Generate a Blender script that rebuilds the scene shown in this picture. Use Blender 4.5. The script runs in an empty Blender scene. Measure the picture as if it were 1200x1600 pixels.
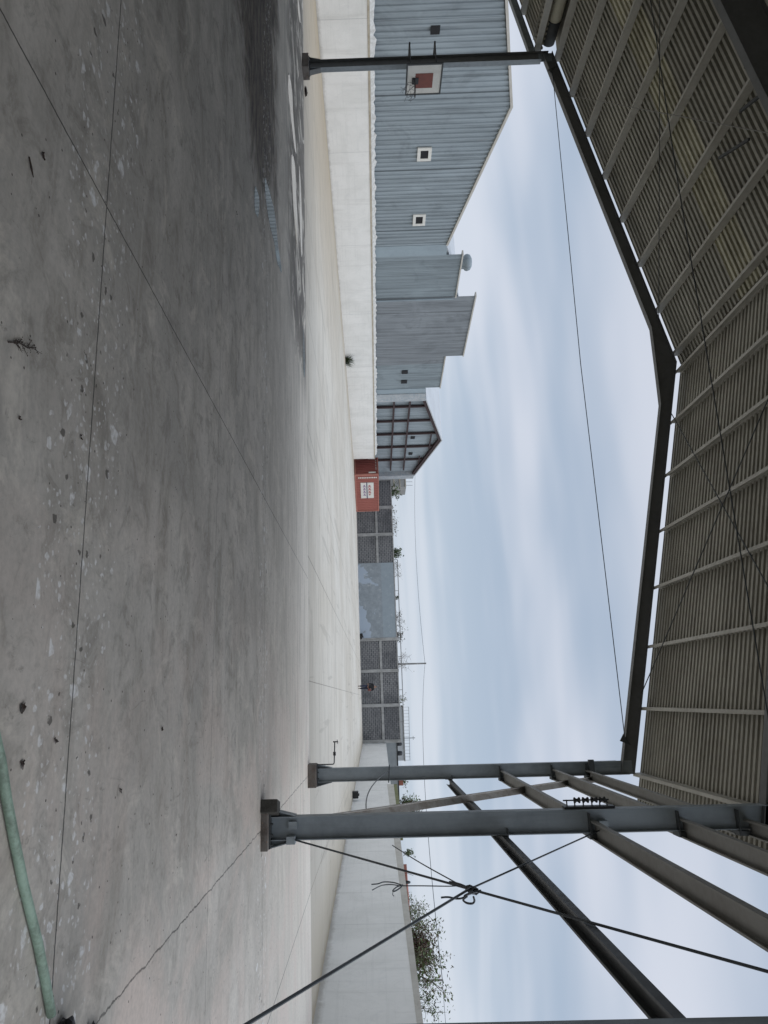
import bpy, math, random
from mathutils import Vector, Matrix, noise
random.seed(7)
R = math.radians
scene = bpy.context.scene
col = scene.collection

# ------------------------------------------------------------------ builders
class MB:
    """collects faces, links them as ONE mesh object"""
    def __init__(s): s.v = []; s.f = []; s.mi = []
    def face(s, pts, mi=0):
        b = len(s.v); s.v += [tuple(p) for p in pts]; s.f.append(tuple(range(b, b+len(pts)))); s.mi.append(mi)
    def hexa(s, a, b, mi=0):
        """a,b: lists of 4 points (two opposite quads)"""
        k = len(s.v); s.v += [tuple(p) for p in a+b]
        for q in ((3,2,1,0),(4,5,6,7),(0,1,5,4),(1,2,6,5),(2,3,7,6),(3,0,4,7)):
            s.f.append(tuple(k+i for i in q)); s.mi.append(mi)
    def box(s, x0, x1, y0, y1, z0, z1, mi=0):
        s.hexa([(x0,y0,z0),(x1,y0,z0),(x1,y1,z0),(x0,y1,z0)], [(x0,y0,z1),(x1,y0,z1),(x1,y1,z1),(x0,y1,z1)], mi)
    def bar(s, a, b, w, h, up=(0,0,1), mi=0):
        """rectangular bar from a to b, w sideways, h along up"""
        a = Vector(a); b = Vector(b); d = (b-a).normalized(); up = Vector(up)
        sd = d.cross(up).normalized()*w/2; u = sd.cross(d).normalized()*h/2
        s.hexa([a-sd-u, a+sd-u, a+sd+u, a-sd+u], [b-sd-u, b+sd-u, b+sd+u, b-sd+u], mi)
    def tube(s, pts, r, n=8, mi=0, cap=True):
        pts = [Vector(p) for p in pts]; rr = r if isinstance(r, (list, tuple)) else [r]*len(pts)
        k = len(s.v); up = None
        for i, p in enumerate(pts):
            d = (pts[min(i+1, len(pts)-1)]-pts[max(i-1, 0)]).normalized()
            if up is None: up = d.orthogonal().normalized()
            else:
                up = (up-d*up.dot(d))
                up = up.normalized() if up.length > 1e-6 else d.orthogonal().normalized()
            sd = d.cross(up)
            for j in range(n):
                a = 2*math.pi*j/n; s.v.append(tuple(p+(up*math.cos(a)+sd*math.sin(a))*rr[i]))
        for i in range(len(pts)-1):
            for j in range(n):
                a = k+i*n+j; b = k+i*n+(j+1) % n; s.f.append((a, b, b+n, a+n)); s.mi.append(mi)
        if cap:
            s.f.append(tuple(k+j for j in reversed(range(n)))); s.mi.append(mi)
            s.f.append(tuple(k+(len(pts)-1)*n+j for j in range(n))); s.mi.append(mi)
    def lathe(s, c, prof, n=16, axis='z', mi=0):
        """prof: list of (radius, height)"""
        k = len(s.v); c = Vector(c)
        for r, h in prof:
            for j in range(n):
                a = 2*math.pi*j/n; p = (r*math.cos(a), r*math.sin(a), h)
                if axis == 'x': p = (h, p[0], p[1])
                if axis == 'y': p = (p[0], h, p[1])
                s.v.append(tuple(c+Vector(p)))
        for i in range(len(prof)-1):
            for j in range(n):
                a = k+i*n+j; b = k+i*n+(j+1) % n; s.f.append((a, b, b+n, a+n)); s.mi.append(mi)
    def build(s, name, mats, parent=None, smooth=False, bevel=0):
        off = Vector((0,0,0)); q = parent
        while q: off += Vector(q.location); q = q.parent
        me = bpy.data.meshes.new(name)
        me.from_pydata([tuple(Vector(p)-off) for p in s.v], [], s.f)
        mats = mats if isinstance(mats, (list, tuple)) else [mats]
        for m in mats: me.materials.append(m)
        for p, i in zip(me.polygons, s.mi): p.material_index = i; p.use_smooth = smooth
        me.validate(); me.update()
        o = bpy.data.objects.new(name, me); col.objects.link(o)
        if parent: o.parent = parent
        if bevel:
            b = o.modifiers.new('bevel', 'BEVEL'); b.width = bevel; b.segments = 2; b.limit_method = 'ANGLE'
        return o

def tag(o, label=None, cat=None, group=None, kind=None):
    if label: o['label'] = label
    if cat: o['category'] = cat
    if group: o['group'] = group
    if kind: o['kind'] = kind
    return o
def empty(name, loc, label, cat, group=None):
    o = bpy.data.objects.new(name, None); col.objects.link(o); o.location = loc; o.empty_display_size = .2
    return tag(o, label, cat, group)

# ------------------------------------------------------------------ material helpers
class NT:
    def __init__(s, mat): s.t = mat.node_tree; s.n = s.t.nodes; s.l = s.t.links
    def put(s, sock, v):
        if v is None: return
        if isinstance(v, bpy.types.NodeSocket): s.l.new(v, sock)
        elif isinstance(v, (tuple, list)):
            sock.default_value = (*v, 1) if (len(v) == 3 and sock.type == 'RGBA') else v
        else: sock.default_value = v
    def m(s, op, a, b=None, c=None, clamp=False):
        n = s.n.new('ShaderNodeMath'); n.operation = op; n.use_clamp = clamp
        for i, v in enumerate((a, b, c)): s.put(n.inputs[i], v)
        return n.outputs[0]
    def pos(s):
        g = s.n.new('ShaderNodeNewGeometry'); return g.outputs['Position']
    def xyz(s, v):
        n = s.n.new('ShaderNodeSeparateXYZ'); s.l.new(v, n.inputs[0]); return n.outputs
    def comb(s, x, y, z):
        n = s.n.new('ShaderNodeCombineXYZ')
        for i, v in enumerate((x, y, z)): s.put(n.inputs[i], v)
        return n.outputs[0]
    def mul(s, v, k):
        n = s.n.new('ShaderNodeVectorMath'); n.operation = 'MULTIPLY'; s.l.new(v, n.inputs[0]); n.inputs[1].default_value = k; return n.outputs[0]
    def add(s, v, k):
        n = s.n.new('ShaderNodeVectorMath'); n.operation = 'ADD'; s.l.new(v, n.inputs[0]); s.put(n.inputs[1], k); return n.outputs[0]
    def noise(s, v, scale, detail=4, rough=.55, dist=0):
        n = s.n.new('ShaderNodeTexNoise'); s.l.new(v, n.inputs['Vector']); n.inputs['Scale'].default_value = scale
        n.inputs['Detail'].default_value = detail; n.inputs['Roughness'].default_value = rough; n.inputs['Distortion'].default_value = dist
        return n.outputs['Fac']
    def vor(s, v, scale, out='Distance', rnd=1):
        n = s.n.new('ShaderNodeTexVoronoi'); s.l.new(v, n.inputs['Vector']); n.inputs['Scale'].default_value = scale
        n.inputs['Randomness'].default_value = rnd; return n.outputs[out]
    def ss(s, x, a, b):
        """smoothstep a..b"""
        n = s.n.new('ShaderNodeMapRange'); n.interpolation_type = 'SMOOTHSTEP'
        s.put(n.inputs[0], x); n.inputs[1].default_value = a; n.inputs[2].default_value = b
        return n.outputs[0]
    def mix(s, f, a, b, mode='MIX'):
        n = s.n.new('ShaderNodeMix'); n.data_type = 'RGBA'; n.blend_type = mode
        s.put(n.inputs[0], f); s.put(n.inputs[6], a); s.put(n.inputs[7], b); return n.outputs[2]
    def bump(s, h, strength=.3, dist=.01):
        n = s.n.new('ShaderNodeBump'); s.l.new(h, n.inputs['Height']); n.inputs['Strength'].default_value = strength
        n.inputs['Distance'].default_value = dist; return n.outputs[0]

def new_mat(name):
    m = bpy.data.materials.new(name); m.use_nodes = True
    b = m.node_tree.nodes['Principled BSDF']
    return m, NT(m), b

def paint(name, base, dirt=None, rough=.6, metal=0, var=.25, scale=1.2, streak=None, spots=0, spotcol=None, spec=.5, bumpk=.15):
    """weathered paint / metal / plaster. streak: (sx,sy,sz) stretched coordinates for run marks"""
    m, t, b = new_mat(name); P = t.pos()
    n1 = t.noise(P, scale, 5, .6); n2 = t.noise(P, scale*9, 4, .6)
    dirt = dirt or tuple(c*.55 for c in base)
    f = t.ss(t.m('ADD', t.m('MULTIPLY', n1, .7), t.m('MULTIPLY', n2, .3)), .38, .68)
    c = t.mix(t.m('MULTIPLY', f, var), base, dirt)
    if streak:
        n3 = t.noise(t.mul(P, streak), 1, 4, .6); c = t.mix(t.m('MULTIPLY', t.ss(n3, .48, .75), var*1.3), c, dirt)
    if spots:
        n4 = t.noise(P, scale*4, 6, .7, .4); c = t.mix(t.ss(n4, 1-spots-.02, 1-spots+.02), c, spotcol)
    t.put(b.inputs['Base Color'], c); t.put(b.inputs['Roughness'], t.m('ADD', t.m('MULTIPLY', n2, .25), rough-.12))
    b.inputs['Metallic'].default_value = metal; b.inputs['Specular IOR Level'].default_value = spec
    if bumpk: t.put(b.inputs['Normal'], t.bump(n2, bumpk, .01))
    return m

M = {}
M['steel'] = paint('steel_grey_paint', (.29,.325,.345), (.16,.18,.19), .5, 0, .6, .9, (5,5,.35), spots=.27, spotcol=(.19,.175,.155), spec=.35)
M['rafter'] = paint('rafter_shaded_column_paint', (.165,.17,.17), (.085,.085,.08), .6, 0, .5, .9)
M['steel_dark'] = paint('steel_dark_paint', (.06,.066,.068), (.035,.035,.035), .6, 0, .4, 1)
M['galv'] = paint('galvanised_purlin', (.46,.445,.40), (.28,.26,.22), .55, .1, .5, 1.5, spots=.24, spotcol=(.20,.14,.09))
M['girt'] = paint('girt_primer', (.27,.265,.245), (.17,.155,.135), .6, .1, .45, 1.2, spots=.25, spotcol=(.16,.10,.06))
M['brace'] = paint('weathered_brace', (.36,.35,.33), (.19,.16,.13), .7, 0, .6, 2.5, (6,6,2), spots=.32, spotcol=(.25,.17,.11))
M['sheet'] = paint('roof_sheet_underside', (.37,.355,.30), (.20,.185,.15), .6, .1, .6, .6, (.25,5,1))
M['skylight'] = paint('aged_skylight_sheet', (.53,.505,.375), (.26,.24,.17), .5, 0, .9, .8, (.25,5,1))
M['rod'] = paint('steel_rod', (.06,.07,.078), (.04,.035,.03), .5, .3, .4, 4)
M['cable'] = paint('steel_cable', (.08,.10,.12), None, .5, .3, .2, 4)
M['plinth'] = paint('plinth_concrete', (.17,.155,.14), (.07,.055,.045), .9, 0, .8, 5, spots=.4, spotcol=(.22,.16,.12), bumpk=.6)
M['block'] = paint('dark_block', (.075,.072,.062), (.025,.024,.02), .85, 0, .8, 7, bumpk=.6)
M['pipe'] = paint('pvc_green', (.30,.42,.33), (.12,.16,.12), .55, 0, .9, 6, spots=.27, spotcol=(.10,.13,.10))
M['duct'] = paint('duct_beige', (.50,.47,.36), (.3,.28,.2), .55, 0, .4, 1)
M['black'] = paint('black_plastic', (.014,.014,.015), (.03,.03,.03), .5, 0, .5, 6, bumpk=.5)
M['white'] = paint('white_board', (.72,.71,.66), (.45,.43,.38), .6, 0, .4, 3)
M['redbrown'] = paint('board_red', (.22,.065,.045), (.12,.045,.035), .6, 0, .5, 6)
M['rust'] = paint('container_red', (.23,.06,.05), (.20,.06,.05), .55, 0, .4, 1, (4,4,.5))
M['rust_lit'] = paint('container_red_lit', (.34,.115,.09), (.30,.10,.08), .55, 0, .4, 1, (4,4,.5))  # container red lightened: light on the long side put into the colour
M['rustlight'] = paint('container_frame', (.42,.17,.13), (.25,.1,.08), .6, 0, .4, 2)
M['gablesteel'] = paint('red_oxide_steel', (.038,.018,.017), (.03,.015,.015), .6, 0, .4, 2)
M['bluewall'] = paint('blue_cladding', (.25,.30,.33), (.16,.195,.22), .5, 0, .5, .35, (.8,.8,.12), spec=.35)
M['bluewall2'] = paint('grey_cladding', (.20,.24,.265), (.13,.16,.18), .5, 0, .5, .35, (.8,.8,.12), spec=.35)
M['bluewall3'] = paint('dull_grey_cladding', (.185,.21,.225), (.12,.135,.15), .5, 0, .5, .35, (.8,.8,.12), spec=.35)
M['palewall'] = paint('pale_cladding', (.30,.365,.40), (.22,.26,.29), .55, 0, .4, .8, (1,1,.2))
M['peel'] = paint('peeling_render', (.44,.46,.47), (.28,.30,.31), .8, 0, .7, 1.6, spots=.46, spotcol=(.30,.36,.40))
M['roofpale'] = paint('pale_roof', (.50,.52,.53), (.36,.37,.38), .6, 0, .5, .6)
M['trim'] = paint('beige_trim', (.55,.53,.48), (.35,.32,.27), .7, 0, .5, 1.5)
M['foam'] = paint('white_sealant', (.66,.66,.63), (.40,.38,.34), .9, 0, .7, 6, bumpk=1)
M['cream'] = paint('cream_ledge', (.52,.47,.38), (.30,.25,.18), .9, 0, .7, 2, bumpk=.6)
M['dark'] = paint('dark_opening', (.012,.012,.014), None, .8, 0, .1, 3)
M['greyconc'] = paint('grey_concrete', (.38,.38,.37), (.20,.20,.19), .9, 0, .7, 1.5, (2,2,.4), bumpk=.4)
M['graywall'] = paint('grey_render', (.31,.335,.345), (.22,.24,.25), .9, 0, .6, 1.2)
M['brickred'] = paint('red_brick', (.35,.13,.09), (.2,.08,.06), .9, 0, .5, 3)
M['leafdk'] = paint('leaf_dark', (.035,.06,.02), (.02,.03,.012), .7, 0, .7, 3)
M['leafgr'] = paint('leaf_green', (.11,.165,.055), (.04,.055,.02), .7, 0, .7, 3)
M['leafbr'] = paint('leaf_brown', (.085,.045,.028), (.04,.025,.02), .8, 0, .7, 3)
M['leafpale'] = paint('leaf_dry', (.20,.19,.11), (.09,.08,.05), .8, 0, .7, 3)
M['twig'] = paint('twig', (.12,.10,.08), (.06,.05,.04), .9, 0, .5, 5)
M['deadleaf'] = paint('dead_leaf', (.045,.03,.022), (.02,.015,.012), .8, 0, .5, 30)
M['skin'] = paint('skin', (.32,.17,.11), (.25,.12,.08), .6, 0, .2, 20, bumpk=0)
M['hair'] = paint('hair', (.01,.009,.008), None, .6, 0, .2, 30, bumpk=0)
M['jacket'] = paint('black_jacket', (.012,.012,.014), (.02,.02,.022), .8, 0, .5, 8)
M['trouser'] = paint('navy_trousers', (.018,.024,.05), (.012,.015,.03), .8, 0, .5, 8)
M['redbag'] = paint('red_cloth', (.20,.06,.05), (.1,.035,.03), .8, 0, .5, 12)
M['shoe'] = paint('shoe', (.02,.02,.02), None, .5, 0, .3, 12)
M['blue'] = paint('navy_print', (.02,.03,.10), None, .6, 0, .1, 5, bumpk=0)
M['red'] = paint('red_print', (.40,.04,.05), None, .6, 0, .1, 5, bumpk=0)
M['purple'] = paint('purple_print', (.20,.09,.25), None, .6, 0, .1, 5, bumpk=0)
M['net'] = paint('net_cord', (.12,.12,.12), None, .9, 0, .2, 9, bumpk=0)
M['tank'] = paint('black_tank', (.02,.022,.024), None, .5, 0, .2, 2)

def cladding(name, base, k=1.0, pw=.96):
    """sheet metal cladding: every sheet its own tone, run marks, laps, faded blotches and a little rust"""
    m, t, b = new_mat(name); P = t.pos(); X, Y, Z = t.xyz(P)
    w = t.n.new('ShaderNodeTexWhiteNoise'); w.noise_dimensions = '1D'; t.put(w.inputs['W'], t.m('FLOOR', t.m('DIVIDE', Y, pw))); v = w.outputs['Value']
    d = tuple(c*.62 for c in base); l = tuple(min(1, c*1.25) for c in base)
    c = t.mix(t.m('MULTIPLY', v, .55), base, l)
    c = t.mix(t.m('MULTIPLY', t.ss(t.noise(t.mul(P, (3,3,.22)), 1.1, 5, .6), .42, .68), .6*k), c, d)
    c = t.mix(t.m('MULTIPLY', t.ss(t.noise(P, .28, 5, .6, .6), .50, .64), .5*k), c, l)
    c = t.mix(t.m('MULTIPLY', t.ss(t.noise(P, .5, 6, .65, 1), .55, .70), .45*k), c, d)
    fr = t.m('FRACT', t.m('DIVIDE', Y, pw)); c = t.mix(t.m('MULTIPLY', t.m('LESS_THAN', fr, .035), .6), c, tuple(q*.35 for q in base))
    ru = t.m('MULTIPLY', t.ss(t.noise(t.mul(P, (5,5,.5)), 1.3, 6, .7), .66, .74), t.ss(t.noise(P, .22, 3, .5), .45, .6)); c = t.mix(t.m('MULTIPLY', ru, .45), c, (.22,.15,.10))
    t.put(b.inputs['Base Color'], c); b.inputs['Roughness'].default_value = .55; b.inputs['Specular IOR Level'].default_value = .3
    t.put(b.inputs['Normal'], t.bump(t.noise(P, .9, 3, .5), .25, .03)); return m
M['bluewall'] = cladding('blue_cladding', (.29,.335,.36)); M['bluewall2'] = cladding('grey_cladding', (.23,.27,.29)); M['bluewall3'] = cladding('dull_grey_cladding', (.215,.235,.25), 1.2)

def joints(t, X, Y, xs, ys, w=.006, jitter=.012):
    """thin dark joint lines -> mask"""
    P = t.comb(X, Y, 0.0); n = t.m('MULTIPLY', t.m('SUBTRACT', t.noise(P, 6, 6, .7), .5), jitter*2)
    out = None
    for ax, vals in ((X, xs), (Y, ys)):
        for v in vals:
            wv = w
            if isinstance(v, tuple): v, wv = v
            d = t.m('ABSOLUTE', t.m('SUBTRACT', t.m('ADD', ax, n), v))
            k = t.m('SUBTRACT', 1, t.ss(d, wv*.5, wv*1.5))
            out = k if out is None else t.m('MAXIMUM', out, k)
    return out

def floor_material():
    m, t, b = new_mat('shed_floor_concrete'); P = t.pos(); X, Y, Z = t.xyz(P)
    big = t.noise(P, .35, 5, .6, .6); mid = t.noise(t.mul(P, (.8,2.2,1)), 1.1, 7, .65, .5); fine = t.noise(P, 22, 6, .7)
    trow = t.noise(t.mul(P, (.5,5,1)), .8, 6, .65, .8)
    c = t.mix(t.ss(big, .35, .68), (.28,.272,.255), (.42,.405,.38))
    c = t.mix(t.m('MULTIPLY', t.ss(mid, .45, .72), .6), c, (.19,.18,.16))
    c = t.mix(t.m('MULTIPLY', t.ss(trow, .52, .75), .45), c, (.44,.43,.41))
    mot = t.noise(P, 3.2, 7, .72, .8); c = t.mix(t.m('MULTIPLY', t.ss(mot, .48, .64), .55), c, (.17,.162,.145))
    lite = t.noise(t.add(P, (3,8,0)), 1.3, 7, .7, 1.2); c = t.mix(t.m('MULTIPLY', t.ss(lite, .52, .66), .5), c, (.50,.48,.44))
    edge = t.m('MULTIPLY', t.ss(Y, 7.5, 18), .8); c = t.mix(edge, c, t.mix(t.ss(trow, .45, .6), (.56,.53,.475), (.42,.395,.35)))  # daylight near the open slab edge painted into the floor colour
    # warm pinkish wear towards the right hand side, plus painted light from that open side
    wx = t.m('MULTIPLY', t.ss(X, -2.5, 2.5), t.ss(t.noise(P, .6, 5, .65, .8), .42, .66))
    c = t.mix(t.m('MULTIPLY', wx, .75), c, (.46,.39,.355))
    c = t.mix(t.m('MULTIPLY', t.ss(X, -1, 4), .35), c, (.44,.42,.385))
    # footprints / scuffs
    sc = t.noise(t.add(t.mul(P, (3.5,1.1,1)), (7,3,0)), 1.6, 8, .75, 1.8)
    c = t.mix(t.m('MULTIPLY', t.ss(sc, .60, .70), .55), c, (.15,.14,.125))
    # muddy patch by the puddles
    A = Vector((-20, 9.8)); B = Vector((-10.4, 9.9)); d = B-A; L2 = d.dot(d)
    h = t.m('DIVIDE', t.m('ADD', t.m('MULTIPLY', t.m('SUBTRACT', X, A.x), d.x), t.m('MULTIPLY', t.m('SUBTRACT', Y, A.y), d.y)), L2, clamp=True)
    dx = t.m('SUBTRACT', X, t.m('ADD', t.m('MULTIPLY', h, d.x), A.x)); dy = t.m('SUBTRACT', Y, t.m('ADD', t.m('MULTIPLY', h, d.y), A.y))
    dist = t.m('SQRT', t.m('ADD', t.m('MULTIPLY', dx, dx), t.m('MULTIPLY', dy, dy)))
    dist = t.m('ADD', dist, t.m('MULTIPLY', t.m('SUBTRACT', t.noise(P, .9, 8, .68, .8), .5), 5.0))
    mud = t.m('SUBTRACT', 1, t.ss(dist, 1.3, 3.1))
    c = t.mix(t.m('MULTIPLY', mud, .97), c, t.mix(t.ss(t.noise(t.mul(P,(.6,1.6,1)), 3.5, 7, .75), .4, .6), (.022,.018,.014), (.12,.10,.08)))
    # damp halo round the puddles at the slab edge
    e = t.m('MULTIPLY', t.ss(Y, 12.8, 15.5), t.m('SUBTRACT', 1, t.ss(X, -9.5, -7.0)))
    e = t.m('MULTIPLY', e, t.ss(t.noise(P, .9, 6, .7, 1), .36, .52)); c = t.mix(t.m('MULTIPLY', e, .85), c, (.06,.054,.047))
    c = t.mix(1.0, c, (1.42,1.385,1.335), 'MULTIPLY')
    # bird droppings under the two rafters
    def band(y, w):
        return t.m('SUBTRACT', 1, t.ss(t.m('ABSOLUTE', t.m('SUBTRACT', Y, y)), w*.25, w))
    bd = t.m('MAXIMUM', band(3.95, .75), t.m('MULTIPLY', band(10.9, .75), .8))
    bd = t.m('MAXIMUM', bd, .08)
    def splats(scale, off, rad, thr):
        n = t.n.new('ShaderNodeTexNoise'); n.inputs['Scale'].default_value = scale*1.6; n.inputs['Detail'].default_value = 5; t.l.new(P, n.inputs['Vector'])
        v = t.add(t.mul(P, (1,1,0)), off)
        w = t.n.new('ShaderNodeVectorMath'); w.operation = 'MULTIPLY_ADD'; t.l.new(n.outputs['Color'], w.inputs[0]); w.inputs[1].default_value = (.95/scale,)*3; t.l.new(v, w.inputs[2])
        dd = t.vor(w.outputs[0], scale); cc = t.vor(w.outputs[0], scale, 'Color'); r, g, _ = t.xyz(cc)
        size = t.m('MULTIPLY', g, rad)
        k = t.m('SUBTRACT', 1, t.m('SMOOTH_MIN', 1, t.m('DIVIDE', dd, t.m('ADD', size, .02)), 0.0))
        k = t.ss(k, .02, .3)
        dens = t.m('MULTIPLY', t.m('GREATER_THAN', t.m('MULTIPLY', r, bd), thr), k)
        return dens
    s4 = splats(20.0, (2,2,0), .36, .30); s1 = splats(5.5, (3,1,0), .38, .36); s2 = splats(12.0, (0,7,0), .36, .26); s3 = splats(9.0, (5,2,0), .28, .52)
    nb = t.ss(t.noise(P, 25, 4, .6), .30, .62)
    wht = t.m('MULTIPLY', t.m('MAXIMUM', t.m('MULTIPLY', s4, .7), t.m('MAXIMUM', s1, t.m('MULTIPLY', s2, .85))), t.m('ADD', .25, t.m('MULTIPLY', nb, .75)))
    c = t.mix(t.m('MULTIPLY', s3, .75), c, (.05,.042,.035))
    c = t.mix(wht, c, (.78,.78,.77))
    # specks
    cl2 = t.noise(t.add(P, (1,4,0)), 9, 8, .8, .6); c = t.mix(t.m('MULTIPLY', t.ss(cl2, .60, .68), .45), c, (.12,.11,.095)); cl3 = t.noise(t.mul(t.add(P, (6,2,0)), (2.5,1,1)), 5, 7, .8, .8); c = t.mix(t.m('MULTIPLY', t.ss(cl3, .63, .70), .35), c, (.5,.49,.46))
    v2 = t.vor(t.add(P, (2,9,0)), 11); g2 = t.xyz(t.vor(t.add(P, (2,9,0)), 11, 'Color'))[0]
    sp = t.m('MULTIPLY', t.m('LESS_THAN', v2, .085), t.m('GREATER_THAN', g2, .55)); c = t.mix(t.m('MULTIPLY', sp, .85), c, (.03,.026,.022))
    c = t.mix(t.m('MULTIPLY', t.ss(fine, .35, .75), .22), c, (.09,.088,.082))
    # hairline scratches
    scr = t.noise(t.mul(P, (1.2,16,1)), 1.3, 3, .5, .6); c = t.mix(t.m('MULTIPLY', t.ss(scr, .70, .74), .22), c, (.42,.41,.39))
    j = joints(t, X, Y, [(-3.08,.006), (4.3,.008)], [(3.97,.007), (7.45,.004), (10.98,.006)])
    n = t.m('MULTIPLY', t.m('SUBTRACT', t.noise(P, 3.5, 8, .75), .5), .11)
    dcr = t.m('ABSOLUTE', t.m('SUBTRACT', t.m('ADD', X, n), 1.70)); crack = t.m('MULTIPLY', t.m('SUBTRACT', 1, t.ss(dcr, .003, .011)), t.m('ADD', .45, t.m('MULTIPLY', t.noise(P, 2.5, 4, .7), .8)))
    j = t.m('MAXIMUM', j, crack); c = t.mix(t.m('MULTIPLY', j, .85), c, (.03,.028,.025))
    t.put(b.inputs['Base Color'], c)
    rg = t.m('ADD', .55, t.m('MULTIPLY', mid, .35))
    t.put(b.inputs['Roughness'], rg); b.inputs['Specular IOR Level'].default_value = .22
    hgt = t.m('SUBTRACT', t.m('MULTIPLY', t.m('ADD', fine, mid), .4), j)
    t.put(b.inputs['Normal'], t.bump(hgt, .25, .006))
    return m

def yard_material():
    m, t, b = new_mat('yard_concrete'); P = t.pos(); X, Y, Z = t.xyz(P)
    big = t.noise(P, .12, 5, .6, .5); mid = t.noise(t.mul(P, (.5,2.2,1)), .8, 7, .65, .8); fine = t.noise(P, 14, 6, .7)
    c = t.mix(t.ss(big, .35, .68), (.49,.465,.42), (.57,.555,.52))
    c = t.mix(t.m('MULTIPLY', t.ss(mid, .48, .72), .5), c, (.27,.255,.225))
    c = t.mix(t.m('MULTIPLY', t.m('SUBTRACT', 1, t.ss(X, -26, -11)), t.m('MULTIPLY', .75, t.m('SUBTRACT', 1, t.ss(Y, 24, 50)))), c, (.40,.335,.25))
    # warm, duller strip on the near right, toned to match the slab
    nr = t.m('MULTIPLY', t.ss(X, -3, 3), t.m('SUBTRACT', 1, t.ss(Y, 16, 34))); c = t.mix(t.m('MULTIPLY', nr, .95), c, (.405,.39,.36))
    st = t.noise(t.mul(P, (.25,4,1)), .6, 6, .7, 1); c = t.mix(t.m('MULTIPLY', t.ss(st, .56, .68), .55), c, (.25,.225,.195))
    blot = t.noise(P, .5, 6, .7, 1.4); c = t.mix(t.m('MULTIPLY', t.ss(blot, .60, .70), .4), c, (.27,.25,.225))
    # damp dark band along the right wall
    c = t.mix(t.m('MULTIPLY', t.ss(fine, .4, .8), .2), c, (.22,.2,.18))
    j = joints(t, X, Y, [-22.2,-18.5,-14.8,-11.1,-7.4,-3.7,(-.5,.012),(4.3,.012)], [22.2,26,30,34,38,42,46,50,55,60,65,70,75,80,11,7.4,4], .018, .03)
    c = t.mix(t.m('MULTIPLY', j, .7), c, (.15,.14,.125))
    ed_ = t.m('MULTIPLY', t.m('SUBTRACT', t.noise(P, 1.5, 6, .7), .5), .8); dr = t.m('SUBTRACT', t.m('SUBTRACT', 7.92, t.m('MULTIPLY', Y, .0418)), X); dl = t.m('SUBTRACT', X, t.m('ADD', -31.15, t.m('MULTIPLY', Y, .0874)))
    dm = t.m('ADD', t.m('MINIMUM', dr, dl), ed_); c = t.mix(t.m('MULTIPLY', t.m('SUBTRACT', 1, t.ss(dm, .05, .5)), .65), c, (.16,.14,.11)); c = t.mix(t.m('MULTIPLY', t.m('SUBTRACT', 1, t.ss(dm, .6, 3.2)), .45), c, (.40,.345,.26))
    ty = t.noise(t.mul(P, (.9,.06,1)), 2.2, 4, .6, .3); c = t.mix(t.m('MULTIPLY', t.ss(ty, .60, .66), .28), c, (.22,.205,.18)); bl2 = t.noise(P, 1.7, 7, .75, 1.5); c = t.mix(t.m('MULTIPLY', t.ss(bl2, .62, .70), .45), c, (.2,.185,.16))
    c = t.mix(1.0, c, (1.02,.985,.92), 'MULTIPLY'); t.put(b.inputs['Base Color'], c); b.inputs['Roughness'].default_value = .85; b.inputs['Specular IOR Level'].default_value = .25
    t.put(b.inputs['Normal'], t.bump(t.m('ADD', fine, mid), .2, .01))
    return m

def white_wall_material():
    m, t, b = new_mat('white_wall_paint'); P = t.pos(); X, Y, Z = t.xyz(P)
    n1 = t.noise(P, .5, 6, .65, .4); run = t.noise(t.mul(P, (1.5,1.5,.12)), 1.4, 6, .65); lay = t.noise(t.mul(P, (.3,.3,9)), 1, 3, .6)
    c = t.mix(t.ss(n1, .35, .7), (.84,.832,.80), (.75,.745,.71))
    c = t.mix(t.m('MULTIPLY', t.ss(run, .52, .75), .35), c, (.50,.49,.45)); pt = t.noise(P, 1.1, 5, .6, 1.5); c = t.mix(t.m('MULTIPLY', t.ss(pt, .57, .62), .12), c, (.60,.61,.60)); ck = t.m('ABSOLUTE', t.m('SUBTRACT', t.noise(P, .9, 8, .7, .5), .5)); c = t.mix(t.m('MULTIPLY', t.m('LESS_THAN', ck, .0016), .3), c, (.3,.3,.29))
    c = t.mix(t.m('MULTIPLY', t.ss(lay, .55, .62), .10), c, (.5,.5,.48))
    d = t.m('ADD', Z, t.m('MULTIPLY', t.m('SUBTRACT', t.noise(P, 1.8, 7, .75, 1), .5), .4))
    c = t.mix(t.m('MULTIPLY', t.m('SUBTRACT', 1, t.ss(d, .02, .22)), .55), c, (.30,.27,.22))
    s = t.noise(t.mul(P, (1,1,.6)), 3.2, 8, .75, 1); c = t.mix(t.m('MULTIPLY', t.ss(s, .66, .72), .3), c, (.33,.32,.30))
    # panel joints
    seg = t.m('ABSOLUTE', t.m('SUBTRACT', t.m('FRACT', t.m('DIVIDE', Y, 7.3)), .5)); c = t.mix(t.m('MULTIPLY', t.m('LESS_THAN', seg, .0016), .5), c, (.35,.35,.34))
    t.put(b.inputs['Base Color'], c); b.inputs['Roughness'].default_value = .8
    t.put(b.inputs['Normal'], t.bump(t.m('ADD', run, s), .25, .01))
    return m

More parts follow.
